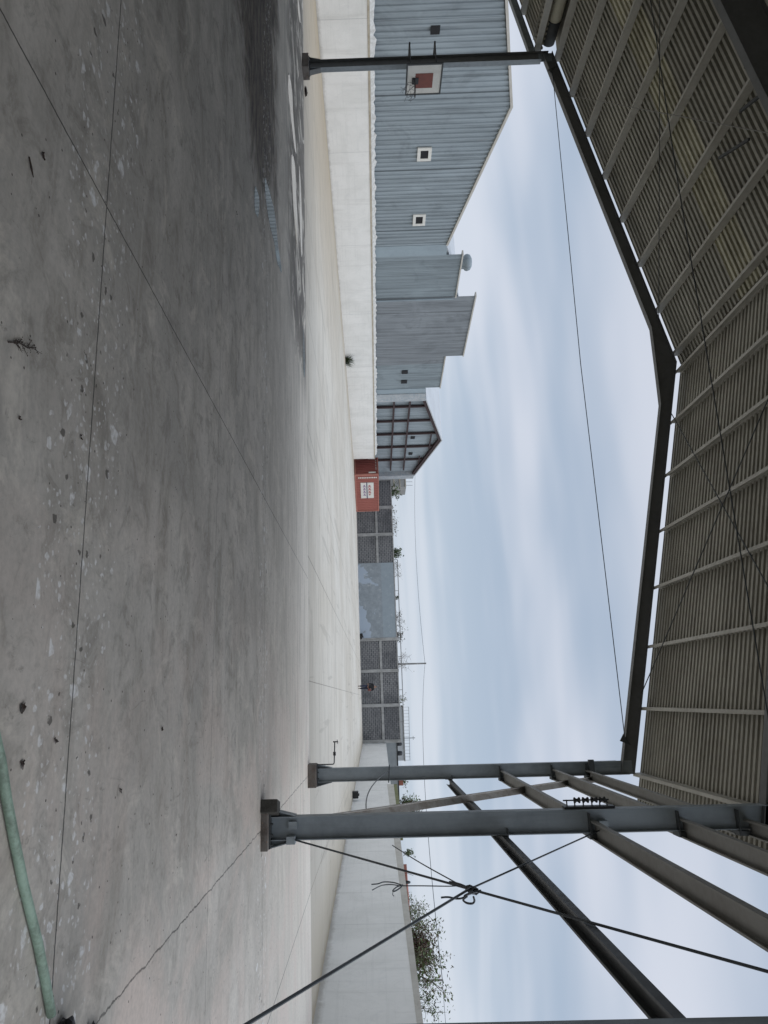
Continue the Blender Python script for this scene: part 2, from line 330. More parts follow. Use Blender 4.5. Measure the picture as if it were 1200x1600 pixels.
def block_material():
    m, t, b = new_mat('concrete_block_wall'); P = t.pos(); X, Y, Z = t.xyz(P)
    v = t.comb(X, Z, 0.0)
    br = t.n.new('ShaderNodeTexBrick'); t.l.new(v, br.inputs['Vector'])
    for k, val in (('Scale', 1), ('Mortar Size', .025), ('Brick Width', .42), ('Row Height', .205), ('Bias', 0)): br.inputs[k].default_value = val
    br.inputs['Color1'].default_value = (.075,.08,.085,1); br.inputs['Color2'].default_value = (.125,.125,.13,1); br.inputs['Mortar'].default_value = (.27,.27,.27,1)
    nn = t.noise(t.mul(P, (1,1,2.5)), 1.6, 8, .75, .6)
    c = t.mix(t.m('MULTIPLY', t.ss(nn, .42, .68), .5), br.outputs['Color'], (.2,.2,.2))
    c = t.mix(t.m('MULTIPLY', t.ss(t.noise(P, .35, 6, .7), .48, .64), .55), c, (.06,.062,.068)); rw_ = t.noise(t.comb(t.m('MULTIPLY', X, .25), 0.0, t.m('MULTIPLY', Z, 4.9)), 1.6, 4, .7); c = t.mix(t.m('MULTIPLY', t.ss(rw_, .56, .66), .5), c, (.30,.30,.30))
    t.put(b.inputs['Base Color'], c); b.inputs['Roughness'].default_value = .95
    t.put(b.inputs['Normal'], t.bump(br.outputs['Fac'], .5, -.02))
    return m

def panel_material():
    m, t, b = new_mat('patchy_blue_render'); P = t.pos(); X, Y, Z = t.xyz(P)
    n = t.noise(t.mul(P, (1,1,.8)), .42, 8, .62, .9); n2 = t.noise(P, 2.5, 7, .7)
    c = t.mix(t.ss(n2, .3, .75), (.225,.255,.275), (.31,.345,.37))
    lim = t.m('ADD', n, t.m('MULTIPLY', t.m('SUBTRACT', Z, 1.6), -.05))
    c = t.mix(t.m('MULTIPLY', t.ss(lim, .535, .55), t.m('LESS_THAN', Z, 2.8)), c, (.36,.42,.49))
    c = t.mix(t.m('MULTIPLY', t.m('GREATER_THAN', Z, 2.9), .5), c, (.30,.36,.40))
    sq = t.noise(t.mul(P, (1,1,2)), 1.7, 6, .7); c = t.mix(t.m('MULTIPLY', t.ss(sq, .60, .66), .4), c, (.50,.52,.52))
    t.put(b.inputs['Base Color'], c); b.inputs['Roughness'].default_value = .85
    return m

def water_material():
    m, t, b = new_mat('puddle_water'); P = t.pos()
    b.inputs['Base Color'].default_value = (.10,.10,.095,1); b.inputs['Roughness'].default_value = .04; b.inputs['IOR'].default_value = 1.6
    b.inputs['Specular IOR Level'].default_value = .9
    t.put(b.inputs['Normal'], t.bump(t.noise(P, 3, 3, .5), .04, .01)); return m

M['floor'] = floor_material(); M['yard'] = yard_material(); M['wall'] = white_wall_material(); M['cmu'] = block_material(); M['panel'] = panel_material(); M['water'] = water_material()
M['earth'] = paint('outer_ground', (.20,.17,.12), (.10,.10,.06), .95, 0, .7, .2)

# ------------------------------------------------------------------ setting
K = .005
def gz(y): return max(0, K*(y-19))
def sheetmesh(name, x0, x1, y0, y1, mat, zf, n=8, label=None):
    b = MB()
    ys = [y0+(y1-y0)*i/n for i in range(n+1)]
    for i in range(n): b.face([(x0,ys[i],zf(ys[i])),(x1,ys[i],zf(ys[i])),(x1,ys[i+1],zf(ys[i+1])),(x0,ys[i+1],zf(ys[i+1]))])
    return tag(b.build(name, mat), kind='structure')
g = MB(); g.face([(-600,-600,-.35),(600,-600,-.35),(600,900,-.35),(-600,900,-.35)]); tag(g.build('ground', M['earth']), kind='structure')
g = MB()
for a, b_ in ((-14,19),(19,50),(50,84)):
    g.face([(-31,a,gz(a)-.004),(9,a,gz(a)-.004),(9,b_,gz(b_)-.004),(-31,b_,gz(b_)-.004)])
tag(g.build('yard', M['yard']), kind='structure')
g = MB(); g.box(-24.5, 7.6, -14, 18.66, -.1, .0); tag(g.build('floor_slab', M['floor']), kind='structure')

def puddle(pts, z=.004):
    # smooth closed outline, slightly uneven
    n = len(pts); out = []
    for i in range(n):
        p0, p1, p2, p3 = (Vector(pts[(i+k-1) % n]) for k in range(4))
        for s in range(5):
            u = s/5; q = .5*((2*p1)+(p2-p0)*u+(2*p0-5*p1+4*p2-p3)*u*u+(3*p1-p0-3*p2+p3)*u**3)
            w = noise.noise(Vector((q.x*3, q.y*3, 0)))*.06; out.append((q.x+w, q.y+w*.7, z))
    b = MB(); b.face(out); o = b.build('puddle', M['water']); return tag(o, kind='structure')
for i, q in enumerate([
    [(-8.7,10.64),(-8.92,11.26),(-8.97,12.06),(-8.68,12.45),(-8.44,13.06),(-8.19,12.45),(-8.29,11.89),(-8.27,11.28),(-8.36,10.88)],
    [(-7.76,9.65),(-7.89,10.03),(-7.71,10.11),(-7.44,9.93),(-7.32,9.68),(-7.5,9.6)],
    [(-14.76,14.44),(-15.0,15.17),(-14.49,15.45),(-13.99,16.23),(-13.73,15.58),(-13.98,14.71),(-14.14,14.3)],
    [(-12.9,15.0),(-13.3,15.8),(-12.69,16.1),(-11.93,16.45),(-11.26,16.35),(-11.3,15.9),(-11.74,15.4),(-12.3,15.1)],
    [(-14.28,17.0),(-13.76,17.5),(-12.32,17.75),(-11.77,17.55),(-11.93,17.25),(-12.9,17.0)],
    [(-9.77,17.71),(-9.48,18.2),(-8.98,18.35),(-8.4,17.98),(-8.8,17.64)],
    [(-20.0,16.9),(-20.2,17.44),(-20.07,17.74),(-19.6,17.33),(-19.5,16.84)]]):
    puddle(q)

# ------------------------------------------------------------------ left boundary wall and buildings
W0 = Vector((-29, 24.6)); WD = (Vector((-24.9, 71.5))-W0).normalized(); WN = Vector((-WD.y, WD.x))   # WN points away from the yard (left)
def wp(Y, off=0.0, z=0.0):
    """point on the left boundary line at world Y, off metres outward"""
    s = (Y-W0.y)/WD.y; p = W0+WD*s+WN*off; return (p.x, p.y, z)
def wall_run(mb, ya, yb, o0, o1, za0, zb0, za1, zb1):
    mb.hexa([wp(ya,o0,za0),wp(yb,o0,zb0),wp(yb,o1,zb0),wp(ya,o1,za0)], [wp(ya,o0,za1),wp(yb,o0,zb1),wp(yb,o1,zb1),wp(ya,o1,za1)])
t = empty('boundary_wall', wp(45), 'long low white boundary wall with cream ledge below blue corrugated buildings', 'wall')
b = MB(); wall_run(b, 8, 73.4, 0, .22, -.1, .1, 2.16, 2.42); b.build('wall_body', M['wall'], t)
b = MB(); wall_run(b, 8, 73.4, -.015, .24, 2.163, 2.423, 2.26, 2.53); b.build('ledge', M['cream'], t)
b = MB(); ys = [8+i*.22 for i in range(int(65/.22))]
prev = None
for y in ys:
    base = 2.265+(y-8)*.27/65.4; h = .14+.12*abs(noise.noise(Vector((y*1.7,3,0))))*2+.05*random.random(); o_ = .02+.05*random.random()
    if prev: 
        y0, b0, h0, o0 = prev
        b.face([wp(y0,o0-.0,b0),wp(y,o_-.0,base),wp(y,.20,base+h),wp(y0,.20,b0+h0)])
    prev = (y, base, h, o_)
b.build('sealant_strip', M['foam'], t)

def corr_facade(mb, ya, yb, off, zb, ztop, pitch=.30, depth=.06, foot=2.3):
    """vertical corrugated sheet along the boundary line"""
    y = ya; prof = []; k = 0
    while y < yb:
        for dy, dd in ((0,0),(.45*pitch,0),(.55*pitch,depth),(.90*pitch,depth)):
            if y+dy < yb: prof.append((y+dy, dd))
        y += pitch
    prof.append((yb, 0))
    for (y0,d0),(y1,d1) in zip(prof, prof[1:]):
        mb.face([wp(y0,off-d0,zb),wp(y1,off-d1,zb),wp(y1,off-d1,ztop(y1)),wp(y0,off-d0,ztop(y0))])
def vent(parent, Y, z, w, h, off, frame=True):
    """framed ventilation opening"""
    b = MB()
    if frame:
        fw = .17
        for (a0,a1,c0,c1) in ((Y-w/2-fw,Y+w/2+fw,z+h/2,z+h/2+fw),(Y-w/2-fw,Y+w/2+fw,z-h/2-fw,z-h/2),(Y-w/2-fw,Y-w/2,z-h/2,z+h/2),(Y+w/2,Y+w/2+fw,z-h/2,z+h/2)):
            b.hexa([wp(a0,off-.12,c0),wp(a1,off-.12,c0),wp(a1,off-.04,c0),wp(a0,off-.04,c0)],[wp(a0,off-.12,c1),wp(a1,off-.12,c1),wp(a1,off-.04,c1),wp(a0,off-.04,c1)])
        f = b.build('vent_frame', M['white'], parent); b = MB()
    else: f = parent
    b.hexa([wp(Y-w/2,off-.085,z-h/2),wp(Y+w/2,off-.085,z-h/2),wp(Y+w/2,off-.03,z-h/2),wp(Y-w/2,off-.03,z-h/2)],
           [wp(Y-w/2,off-.085,z+h/2),wp(Y+w/2,off-.085,z+h/2),wp(Y+w/2,off-.03,z+h/2),wp(Y-w/2,off-.03,z+h/2)])
    b.build('vent_opening', M['dark'], f)

# A: big gabled blue building
A = empty('metal_warehouse', wp(30,8), 'blue corrugated metal warehouse with wide low gable and three small square vents', 'warehouse')
ztA = lambda y: (7.15+(y-20.6)*(9.39-7.15)/10.0) if y < 30.6 else 9.39-(y-30.6)*(9.39-7.08)/10.08
b = MB(); corr_facade(b, 20.6, 40.68, .35, 2.2, ztA); b.build('front_cladding', M['bluewall'], A)
b = MB()
for (y0,y1) in ((20.3,30.6),(30.6,40.75)):
    b.hexa([wp(y0,.22,ztA(max(y0,20.6))+.0),wp(y1,.22,ztA(min(y1,40.68))),wp(y1,18,ztA(min(y1,40.68))),wp(y0,18,ztA(max(y0,20.6)))],
           [wp(y0,.22,ztA(max(y0,20.6))+.13),wp(y1,.22,ztA(min(y1,40.68))+.13),wp(y1,18,ztA(min(y1,40.68))+.13),wp(y0,18,ztA(max(y0,20.6))+.13)])
b.build('roof', M['trim'], A)
b = MB(); b.hexa([wp(20.6,.40,0),wp(40.6,.40,0),wp(40.6,17.8,0),wp(20.6,17.8,0)],[wp(20.6,.40,7.0),wp(40.6,.40,7.0),wp(40.6,17.8,7.0),wp(20.6,17.8,7.0)]); b.build('side_walls', M['bluewall2'], A)
vent(A, 33.42, 5.24, .55, .42, .35); vent(A, 38.4, 5.24, .6, .42, .35)
b = MB(); b.box(0,0,0,0,0,0) if False else None
vent(A, 26.42, 5.29, .42, .42, .35, frame=False)
# pale return panel between A and B
b = MB(); wall_run(b, 40.72, 41.72, .30, .5, 2.2, 2.2, 7.15, 7.2); b.build('corner_panel', M['palewall'], A)

# B: stepped grey-blue building
B = empty('stepped_metal_building', wp(48,8), 'grey blue metal building with stepped roofline and two dark slots beside gabled warehouse', 'warehouse')
b = MB(); corr_facade(b, 41.75, 46.2, .35, 2.2, lambda y: 8.22, .36, .03); b.build('front_cladding', M['bluewall2'], B)
b = MB(); corr_facade(b, 46.2, 54.07, .33, 2.2, lambda y: 9.64, .40, .022)
corr_facade(b, 54.07, 55.2, .33, 2.2, lambda y: 8.2, .40, .022); b.build('front_cladding', M['bluewall3'], B)
b = MB(); corr_facade(b, 55.2, 59.15, .33, 2.2, lambda y: 8.2-(y-55.2)*.0, .40, .022); b.build('front_cladding', M['bluewall2'], B)
b = MB(); b.hexa([wp(41.8,.5,0),wp(59.1,.5,0),wp(59.1,15,0),wp(41.8,15,0)],[wp(41.8,.5,7.1),wp(59.1,.5,8.0),wp(59.1,15,8.0),wp(41.8,15,7.1)]); b.build('side_walls', M['bluewall2'], B)
b = MB()
b.hexa([wp(40.9,.6,7.0),wp(47.0,.6,8.45),wp(47.0,15,8.45),wp(40.9,15,7.0)],[wp(40.9,.6,7.15),wp(47.0,.6,8.6),wp(47.0,15,8.6),wp(40.9,15,7.15)])
b.hexa([wp(47.0,.6,8.45),wp(59.2,.6,7.9),wp(59.2,15,7.9),wp(47.0,15,8.45)],[wp(47.0,.6,8.6),wp(59.2,.6,8.05),wp(59.2,15,8.05),wp(47.0,15,8.6)])
b.build('roof', M['roofpale'], B)
for y in (56.28, 57.9): vent(B, y, 5.05, .5, .5, .33, frame=False)
b = MB(); b.lathe(wp(43.3,.9,8.55), [(0,.52),(.3,.5),(.5,.38),(.56,.2),(.52,.06),(.42,-.02),(.42,-.5)], 18)
v_ = b.build('roof_ventilator', M['bluewall2'], B, smooth=True)
b = MB()
for ya_,yb_,z_ in ((41.7,46.25,8.22),(46.15,54.1,9.64),(54.1,59.2,8.2)): wall_run(b, ya_, yb_, .24, .62, z_+.002, z_+.002, z_+.09, z_+.09)
b.build('roof_flashing', M['trim'], B)
b = MB(); b.tube([wp(46.3,.22,2.3), wp(46.3,.22,8.1)], .06, 8); b.build('downpipe', M['palewall'], B)
# pale return and peeling pillar
b = MB(); wall_run(b, 59.2, 60.0, .30, .6, 2.2, 2.2, 7.0, 7.02); b.build('corner_panel', M['palewall'], B)
b = MB(); wall_run(b, 60.02, 61.35, .22, .7, 2.2, 2.2, 7.05, 7.1); b.build('corner_pillar', M['peel'], B)

# C: open gable with red steel frame
Cg = empty('gabled_steel_building', wp(70,6), 'grey gabled building with dark red steel frame and two small vents above white wall', 'warehouse')
zt = lambda y: (7.1+(y-61.4)*(9.25-7.1)/8.7) if y < 70.1 else 9.25-(y-70.1)*(9.25-7.0)/8.9
b = MB(); corr_facade(b, 61.4, 79.0, .75, 2.2, lambda y: zt(y)-.05, .45, .03); b.build('front_cladding', M['bluewall'], Cg)
ln = lambda ya,yb,za,zb,w=.24,o=.55: b.bar(wp(ya,o,za), wp(yb,o,zb), w, w*.8, (WN.x,WN.y,0))
b = MB(); ln(61.4,70.1,zt(61.4)-.1,zt(70.1)-.1,.34,.5); ln(70.1,79.0,zt(70.1)-.1,zt(79)-.1,.34,.5); b.build('roof_beam', M['gablesteel'], Cg)
for y in (63.0,65.9,68.8,71.9,75.2):
    b = MB(); ln(y,y,2.2,zt(y)-.25,.22,.56); b.build('steel_post', M['gablesteel'], Cg)
for z in (4.3,5.75):
    b = MB(); ln(61.5,78.0,z,z-.02,.17,.53); b.build('cross_beam', M['gablesteel'], Cg)
for q4 in ((68.8,72.5,8.2,8.2,.14,.53),(74.3,77.0,7.3,7.3,.12,.53)): b = MB(); ln(*q4); b.build('cross_beam', M['gablesteel'], Cg)
for y, z in ((70.0,6.4),(74.0,6.35)): vent(Cg, y, z, .55, .42, .75, frame=False)
b = MB()
for (y0,y1) in ((61.2,70.1),(70.1,79.3)):
    z0, z1 = zt(y0)+.03, zt(y1)+.03
    b.hexa([wp(y0,.3,z0),wp(y1,.3,z1),wp(y1,22,z1),wp(y0,22,z0)],[wp(y0,.3,z0+.1),wp(y1,.3,z1+.1),wp(y1,22,z1+.1),wp(y0,22,z0+.1)])
b.build('roof', M['roofpale'], Cg)
b = MB(); b.hexa([wp(61.5,.85,0),wp(78.9,.85,0),wp(78.9,20,0),wp(61.5,20,0)],[wp(61.5,.85,6.9),wp(78.9,.85,6.9),wp(78.9,20,6.9),wp(61.5,20,6.9)]); b.build('side_walls', M['bluewall2'], Cg)
b = MB(); wall_run(b, 79.0, 80.0, .25, .84, 0, 0, 6.95, 6.9); b.build('corner_pillar', M['peel'], Cg)

# unfinished block house behind
U = empty('unfinished_house', (-28.6,95,0), 'pale unfinished block house with bare rebar beyond the gabled building', 'house')
b = MB(); b.box(-31.5,-27.85,95,99,0,6.9); b.build('wall', M['greyconc'], U)
b = MB()
for z in (5.2,6.0,6.75): b.box(-31.6,-27.8,94.93,94.99,z,z+.12)
b.build('floor_band', M['cream'], U)
for x in (-29.3,-28.7,-28.2): 
    b = MB(); b.tube([(x,95.5,6.9),(x+.03,95.5,7.8)], .025, 5); b.build('rebar', M['rod'], U)

# ------------------------------------------------------------------ far block wall
F = empty('block_wall', (-8,81.5,.3), 'tall grey concrete block wall with pale pillars across the far end of the yard', 'wall')
b = MB(); b.box(-27,4.42,81.5,81.75,0,4.3); b.build('block_infill', M['cmu'], F)
b = MB(); b.box(-27,4.42,81.44,81.5,2.42,2.68); b.build('tie_beam', M['greyconc'], F)
b = MB(); b.box(-27,4.42,81.46,81.78,4.302,4.42); b.build('coping', M['greyconc'], F)
b = MB(); b.box(-15.0,-6.6,81.40,81.495,0,4.28); b.build('rendered_panel', M['panel'], F)
for x in (-24.9,-21.5,-18.3,-6.45,-3.05,.6,4.3):
    b = MB(); b.box(x-.17,x+.17,81.36,81.84,0,4.46); b.build('pillar', M['greyconc'], F, bevel=.02)

# ------------------------------------------------------------------ right white wall
r0, r1 = Vector((7.12,19.14)), Vector((4.48,82.3)); rd = (r1-r0).normalized(); rn = Vector((rd.y,-rd.x))
def rp(Y, off=0.0, z=0.0):
    s = (Y-r0.y)/rd.y; p = r0+rd*s+rn*off; return (p.x, p.y, z)
def rrun(mb, ya, yb, o0, o1, z0, za, zb):
    mb.hexa([rp(ya,o0,z0),rp(yb,o0,z0),rp(yb,o1,z0),rp(ya,o1,z0)],[rp(ya,o0,za),rp(yb,o0,zb),rp(yb,o1,zb),rp(ya,o1,za)])
Wr = empty('boundary_wall', rp(40), 'white painted boundary wall along the right side, stepping up behind the steel columns', 'wall')
b = MB(); rrun(b, 4, 53.6, 0, .22, -.1, 2.36, 2.80); rrun(b, 53.6, 81.35, 0, .22, -.1, 2.62, 2.80); b.build('wall_body', M['wall'], Wr)
b = MB(); rrun(b, 4, 53.6, -.004, .224, 2.363, 2.375, 2.815); 
for i in range(0): pass
b.build('coping', M['trim'], Wr)
mound = MB()
rrun(mound, 40.5, 53.6, .0, .8, 2.75, 2.9, 3.05)
tag(mound.build('parapet', paint('mossy_block', (.20,.21,.10), (.12,.12,.06), .95, 0, .8, 3, bumpk=.8)), 'low mossy parapet on top of the right white wall between the two steel columns', 'parapet')

# buildings beyond the right corner
o = empty('grey_house', (8,95,0), 'plain grey rendered house wall just beyond the right end of the block wall', 'house')
b = MB(); b.box(4.7,12.0,95,101,0,4.3); b.build('wall', M['graywall'], o)
b = MB(); b.box(4.6,12.1,94.95,101,4.303,4.42); b.build('roof_edge', M['tank'], o)
for x, w, lb in ((5.45,.45,'black water tank on grey house roof nearest the block wall'), (6.55,.55,'wider black water tank on grey house roof beside the red brick chimney')):
    b = MB(); b.lathe((x,96,4.42), [(0,.62),(w*.3,.6),(w*.5,.5),(w*.52,.1),(w*.5,0)], 16); tag(b.build('water_tank', M['tank'], smooth=True), lb, 'water tank', 'tanks on the grey house roof')
b = MB(); b.box(8.3,10.3,95.4,96,4.42,4.95); tag(b.build('brick_parapet', M['brickred']), 'red brick parapet on the grey house roof with plants around it', 'parapet')
o = empty('long_pale_building', (5,120,0), 'long pale building with roof railing seen above the block wall', 'building')
b = MB(); b.box(1.2,9.3,120,128,0,6.15); b.build('wall', M['roofpale'], o)
b = MB(); b.box(1.0,9.4,119.9,128,6.153,6.3); b.build('roof_edge', M['greyconc'], o)
b = MB(); b.bar((1.2,120,7.15),(9.2,120,7.0),.07,.07)
for i in range(17): b.bar((1.25+i*.5,120,6.3),(1.25+i*.5,120,7.1),.04,.04,(0,1,0))
b.build('roof_railing', M['greyconc'], o)
b = MB(); b.tube([(6,121,6.3),(6,121,8.0)], .05, 6); b.tube([(5.7,121,7.7),(6.3,121,7.7)], .03, 5); tag(b.build('antenna', M['rod']), 'thin antenna mast on the long pale roof', 'antenna')
b = MB(); b.tube([(-15.6,83,4.85),(-10,83,4.83),(-4,83,4.85),(2.5,83,4.83)], .05, 6)
for x in (-15.6,-12,-8,-4.6,-1,2.4): b.tube([(x,83,.2),(x,83,4.85)], .035, 5)
tag(b.build('pipe_rail', M['greyconc']), 'thin grey pipe rail running just above the far block wall', 'railing')
# red strip behind right wall
b = MB(); b.hexa([rp(33.5,1.2,0),rp(37.5,1.2,0),rp(37.5,3,0),rp(33.5,3,0)],[rp(33.5,1.2,2.78),rp(37.5,1.2,2.93),rp(37.5,3,3.0),rp(33.5,3,2.9)])
tag(b.build('red_roof_shed', M['brickred']), 'small red edged shed roof just showing over the right white wall', 'shed')

# ------------------------------------------------------------------ plants
def leaf(mb, p, s, mi=0):
    a = random.uniform(0,6.28); e = random.uniform(-.9,.9); d = Vector((math.cos(a)*math.cos(e), math.sin(a)*math.cos(e), math.sin(e)))
    u = d.orthogonal().normalized(); u.rotate(Matrix.Rotation(random.uniform(0,6.28),3,d)); p = Vector(p)
    mb.face([p-d*s, p+u*s*.4, p+d*s, p-u*s*.4], mi)
def shrub(name, base, w, h, n, leafs, mats, label, cat, group=None, stems=6, d=None, twiggy=0, core=None):
    """stems with side twigs, leaves along them"""
    o = empty(name, base, label, cat, group); d = d or w; bx, by, bz = base
    tb = MB(); lb = MB(); tips = []
    for i in range(stems):
        x, y, z = bx+random.uniform(-w,w)*.30, by+random.uniform(-d,d)*.25, bz
        tx, ty = bx+random.uniform(-w,w)*.5, by+random.uniform(-d,d)*.5; hh = h*random.uniform(.55,1)
        pts = [(x,y,z)]
        for k in range(1,6):
            u = k/5; pts.append((x+(tx-x)*u+random.uniform(-1,1)*.05*h, y+(ty-y)*u+random.uniform(-1,1)*.05*h, z+hh*u))
        r = .012*h+.006; tb.tube(pts, [r*(1-.75*k/5) for k in range(6)], 4)
        for k in range(2,6):
            for j in range(3):
                p = Vector(pts[k]); q = p+Vector((random.uniform(-1,1)*w*.22, random.uniform(-1,1)*d*.22, random.uniform(-.1,.25)*h)); tb.tube([p,(p+q)/2+Vector((0,0,.02*h)),q], [r*.4,r*.3,r*.15], 3)
                tips += [q,(p+q)/2]
    for i in range(n):
        p = random.choice(tips); s = leafs*random.uniform(.6,1.3)
        leaf(lb, p+Vector((random.gauss(0,1)*w*.06, random.gauss(0,1)*d*.06, random.gauss(0,1)*h*.06)), s, random.randrange(len(mats)))
    if core:
        for i in range(core[0]):
            c = Vector(core[1]); leaf(lb, c+Vector((random.gauss(0,1)*core[2], random.gauss(0,1)*core[2], random.gauss(0,1)*core[2]*.8)), leafs*random.uniform(.7,1.4), len(mats)-1)
    tb.build('stem', M['twig'], o); lb.build('foliage', mats, o); return o
G, D_, Br, Pa = M['leafgr'], M['leafdk'], M['leafbr'], M['leafpale']
plants = 'plants showing over the yard walls'
shrub('shrub', (-23.7,83.2,3.6), 1.8, 1.75, 420, .13, [D_,G], 'dark green bush over the block wall just right of the gabled building', 'shrub', plants)
shrub('shrub', (-20.4,83.2,3.6), 2.8, 1.4, 330, .10, [Br,Pa,Pa], 'dry reddish brush over the block wall right of the red container', 'shrub', plants, 8)
shrub('shrub', (-16.4,83.2,3.7), 1.3, 1.75, 380, .13, [D_,D_,G], 'compact dark bush above the block wall left of the patchy blue panel', 'shrub', plants)
shrub('shrub', (-14.6,83.2,3.9), 2.4, 1.3, 70, .09, [Pa], 'bare dry twigs over the left end of the patchy blue panel', 'shrub', plants, 9)
shrub('shrub', (-11.3,83.2,3.9), 1.0, .95, 120, .10, [D_], 'tiny dark clump above the middle of the patchy blue panel', 'shrub', plants, 3)
shrub('shrub', (-8.6,83.2,3.9), 2.2, 1.5, 90, .09, [Pa,Br], 'spiky dry stalks above the right end of the patchy blue panel', 'shrub', plants, 11)
shrub('shrub', (-7.1,83.2,3.9), 1.6, 1.2, 260, .10, [Br,D_], 'brown and green tangle at the right edge of the blue panel top', 'shrub', plants, 6)
shrub('shrub', (-3.6,83.2,3.9), 3.0, 1.9, 40, .08, [Pa], 'sparse tall bare stalks over the block wall near the utility pole', 'shrub', plants, 6)
shrub('shrub', (-.2,83.2,3.9), 1.2, 1.3, 90, .09, [Pa,G], 'small pale weed above the block wall over the second pillar from right', 'shrub', plants, 5)
shrub('shrub', (9.2,96.3,4.3), 2.4, 1.1, 400, .14, [D_,G,Br], 'dark plants around the red brick parapet on the grey house', 'shrub', plants, 6)
p = rp(49.5,.7,2.9); shrub('shrub', p, 1.3, 1.35, 1500, .075, [G,G,D_,Br], 'dense green and reddish bush on the wall between the two steel columns', 'shrub', plants, 10, d=5.5)
p = rp(35.4,.3,2.72); shrub('shrub', p, .35, .42, 200, .05, [D_,G], 'small dark green tuft on top of the right white wall', 'shrub', plants, 5, d=1.2)
p = rp(29.4,1.1,1.9); shrub('shrub', p, 1.0, 1.45, 1500, .045, [G,Pa,G,G], 'thin feathery green bush over the right wall, left of the brown one', 'shrub', plants, 12, d=5.0)
p = rp(25.9,1.1,1.9); cpt = rp(26.4,1.1,2.85); shrub('shrub', p, 1.1, 1.5, 2000, .055, [G,G,Pa,Br], 'straggly bush with brown heart overhanging the right white wall', 'shrub', plants, 14, d=5.0, core=(1200,cpt,.24))
p = rp(22.9,.9,2.0); shrub('shrub', p, .8, 1.1, 500, .045, [G,D_,G], 'loose dark leaved sprays hanging over the right wall, nearest the camera of the big bushes', 'shrub', plants, 8, d=2.2)
p = rp(17.8,.9,2.1); shrub('shrub', p, .8, .75, 90, .04, [G,Pa], 'few thin sprigs over the near end of the right white wall', 'shrub', plants, 5, d=1.6)
b = MB(); bx = wp(53.5,-.15,.17)
for i in range(110):
    a = random.uniform(0,6.28); e = random.uniform(.25,1.4); L = random.uniform(.45,1.15); d = Vector((math.cos(a)*math.cos(e), math.sin(a)*math.cos(e)*1.2, math.sin(e)))
    p0 = Vector(bx)+Vector((random.gauss(0,.08),random.gauss(0,.25),0)); p1 = p0+d*L*.6; p2 = p1+(d+Vector((0,0,-.35)))*L*.4; s = d.cross(Vector((0,0,1))).normalized()*.018
    b.face([p0-s,p0+s,p1+s,p1-s]); b.face([p1-s,p1+s,p2])
tag(b.build('weed', M['leafdk']), 'spiky dark green weed growing at the foot of the left white wall', 'weed')

# ------------------------------------------------------------------ container
Cn = empty('shipping_container', (-23.1,73.8,.27), 'rust red shipping container with white sign standing in the far left corner', 'container')
ld = Vector((.43,.90)).normalized(); sd = Vector((-ld.y, ld.x)); c0 = Vector((-23.1,73.8))
def cp(l, s, z, o=0): q = c0+ld*l+sd*s; return (q.x, q.y, .29+z)
def cbar(l0,l1,s0,s1,z0,z1,mb): mb.hexa([cp(l0,s0,z0),cp(l1,s0,z0),cp(l1,s1,z0),cp(l0,s1,z0)],[cp(l0,s0,z1),cp(l1,s0,z1),cp(l1,s1,z1),cp(l0,s1,z1)])
LL, SS, HH = 6.06, 2.6, 2.59
b = MB(); cbar(.12,LL-.12,.12,SS-.12,.1,HH-.03,b); b.build('body', M['rust'], Cn)
b = MB(); x = .12
while x < LL-.2:   # corrugated long side (s=0)
    for (a0,d0,a1,d1) in ((0,.02,.11,.02),(.11,.02,.15,.07),(.15,.07,.24,.07),(.24,.07,.28,.02)):
        if x+a1 < LL-.1: b.face([cp(x+a0,d0,.16),cp(x+a1,d1,.16),cp(x+a1,d1,HH-.12),cp(x+a0,d0,HH-.12)])
    x += .28
b.build('side_panel', M['rust_lit'], Cn)
b = MB(); x = .12
while x < SS-.2:
    for (a0,d0,a1,d1) in ((0,.02,.10,.02),(.10,.02,.13,.09),(.13,.09,.23,.09),(.23,.09,.26,.02)):
        if x+a1 < SS-.1: b.face([cp(d0,x+a0,.16),cp(d1,x+a1,.16),cp(d1,x+a1,HH-.12),cp(d0,x+a0,HH-.12)])
    x += .26
b.build('end_panel', M['rust'], Cn)
for l,s in ((0,0),(LL-.14,0),(0,SS-.14),(LL-.14,SS-.14)):
    b = MB(); cbar(l,l+.14,s,s+.14,0,HH,b); b.build('corner_post', M['rustlight'], Cn)
b = MB()
for z0,z1 in ((.02,.16),(HH-.12,HH-.01)):
    cbar(.14,LL-.14,.005,.09,z0,z1,b); cbar(.005,.09,.14,SS-.14,z0,z1,b)
b.build('rail', M['rustlight'], Cn)
b = MB(); cbar(1.25,3.75,-.03,.015,.62,2.02,b); sg = b.build('sign_panel', M['white'], Cn)
b = MB(); cbar(1.2,3.8,-.036,-.031,1.24,1.34,b); b.build('sign_stripe', M['blue'], sg)
def glyphs(l0, l1, z0, z1, n, mat, slant=0):
    b = MB(); w = (l1-l0)/n
    for i in range(n):
        a = l0+i*w; k = i % 4; t_ = w*.24
        segs = [((a,z0),(a,z1))]
        if k in (0,2): segs += [((a+w*.6,z0),(a+w*.6,z1)),((a,(z0+z1)/2),(a+w*.6,(z0+z1)/2))]
        if k in (1,3): segs += [((a,z1),(a+w*.6,z1)),((a,z0),(a+w*.6,z0))]
        for (p,q) in segs:
            if p[0] == q[0]: cbar(p[0],p[0]+t_,-.038,-.032,p[1],q[1],b)
            else: cbar(p[0],q[0],-.038,-.032,p[1]-.02,p[1]+.05,b)
    return b
glyphs(1.65,3.3,1.46,1.68,7,0).build('sign_lettering', M['red'], sg)
glyphs(1.6,3.45,.92,1.10,8,0).build('sign_lettering', M['purple'], sg)
b = MB()
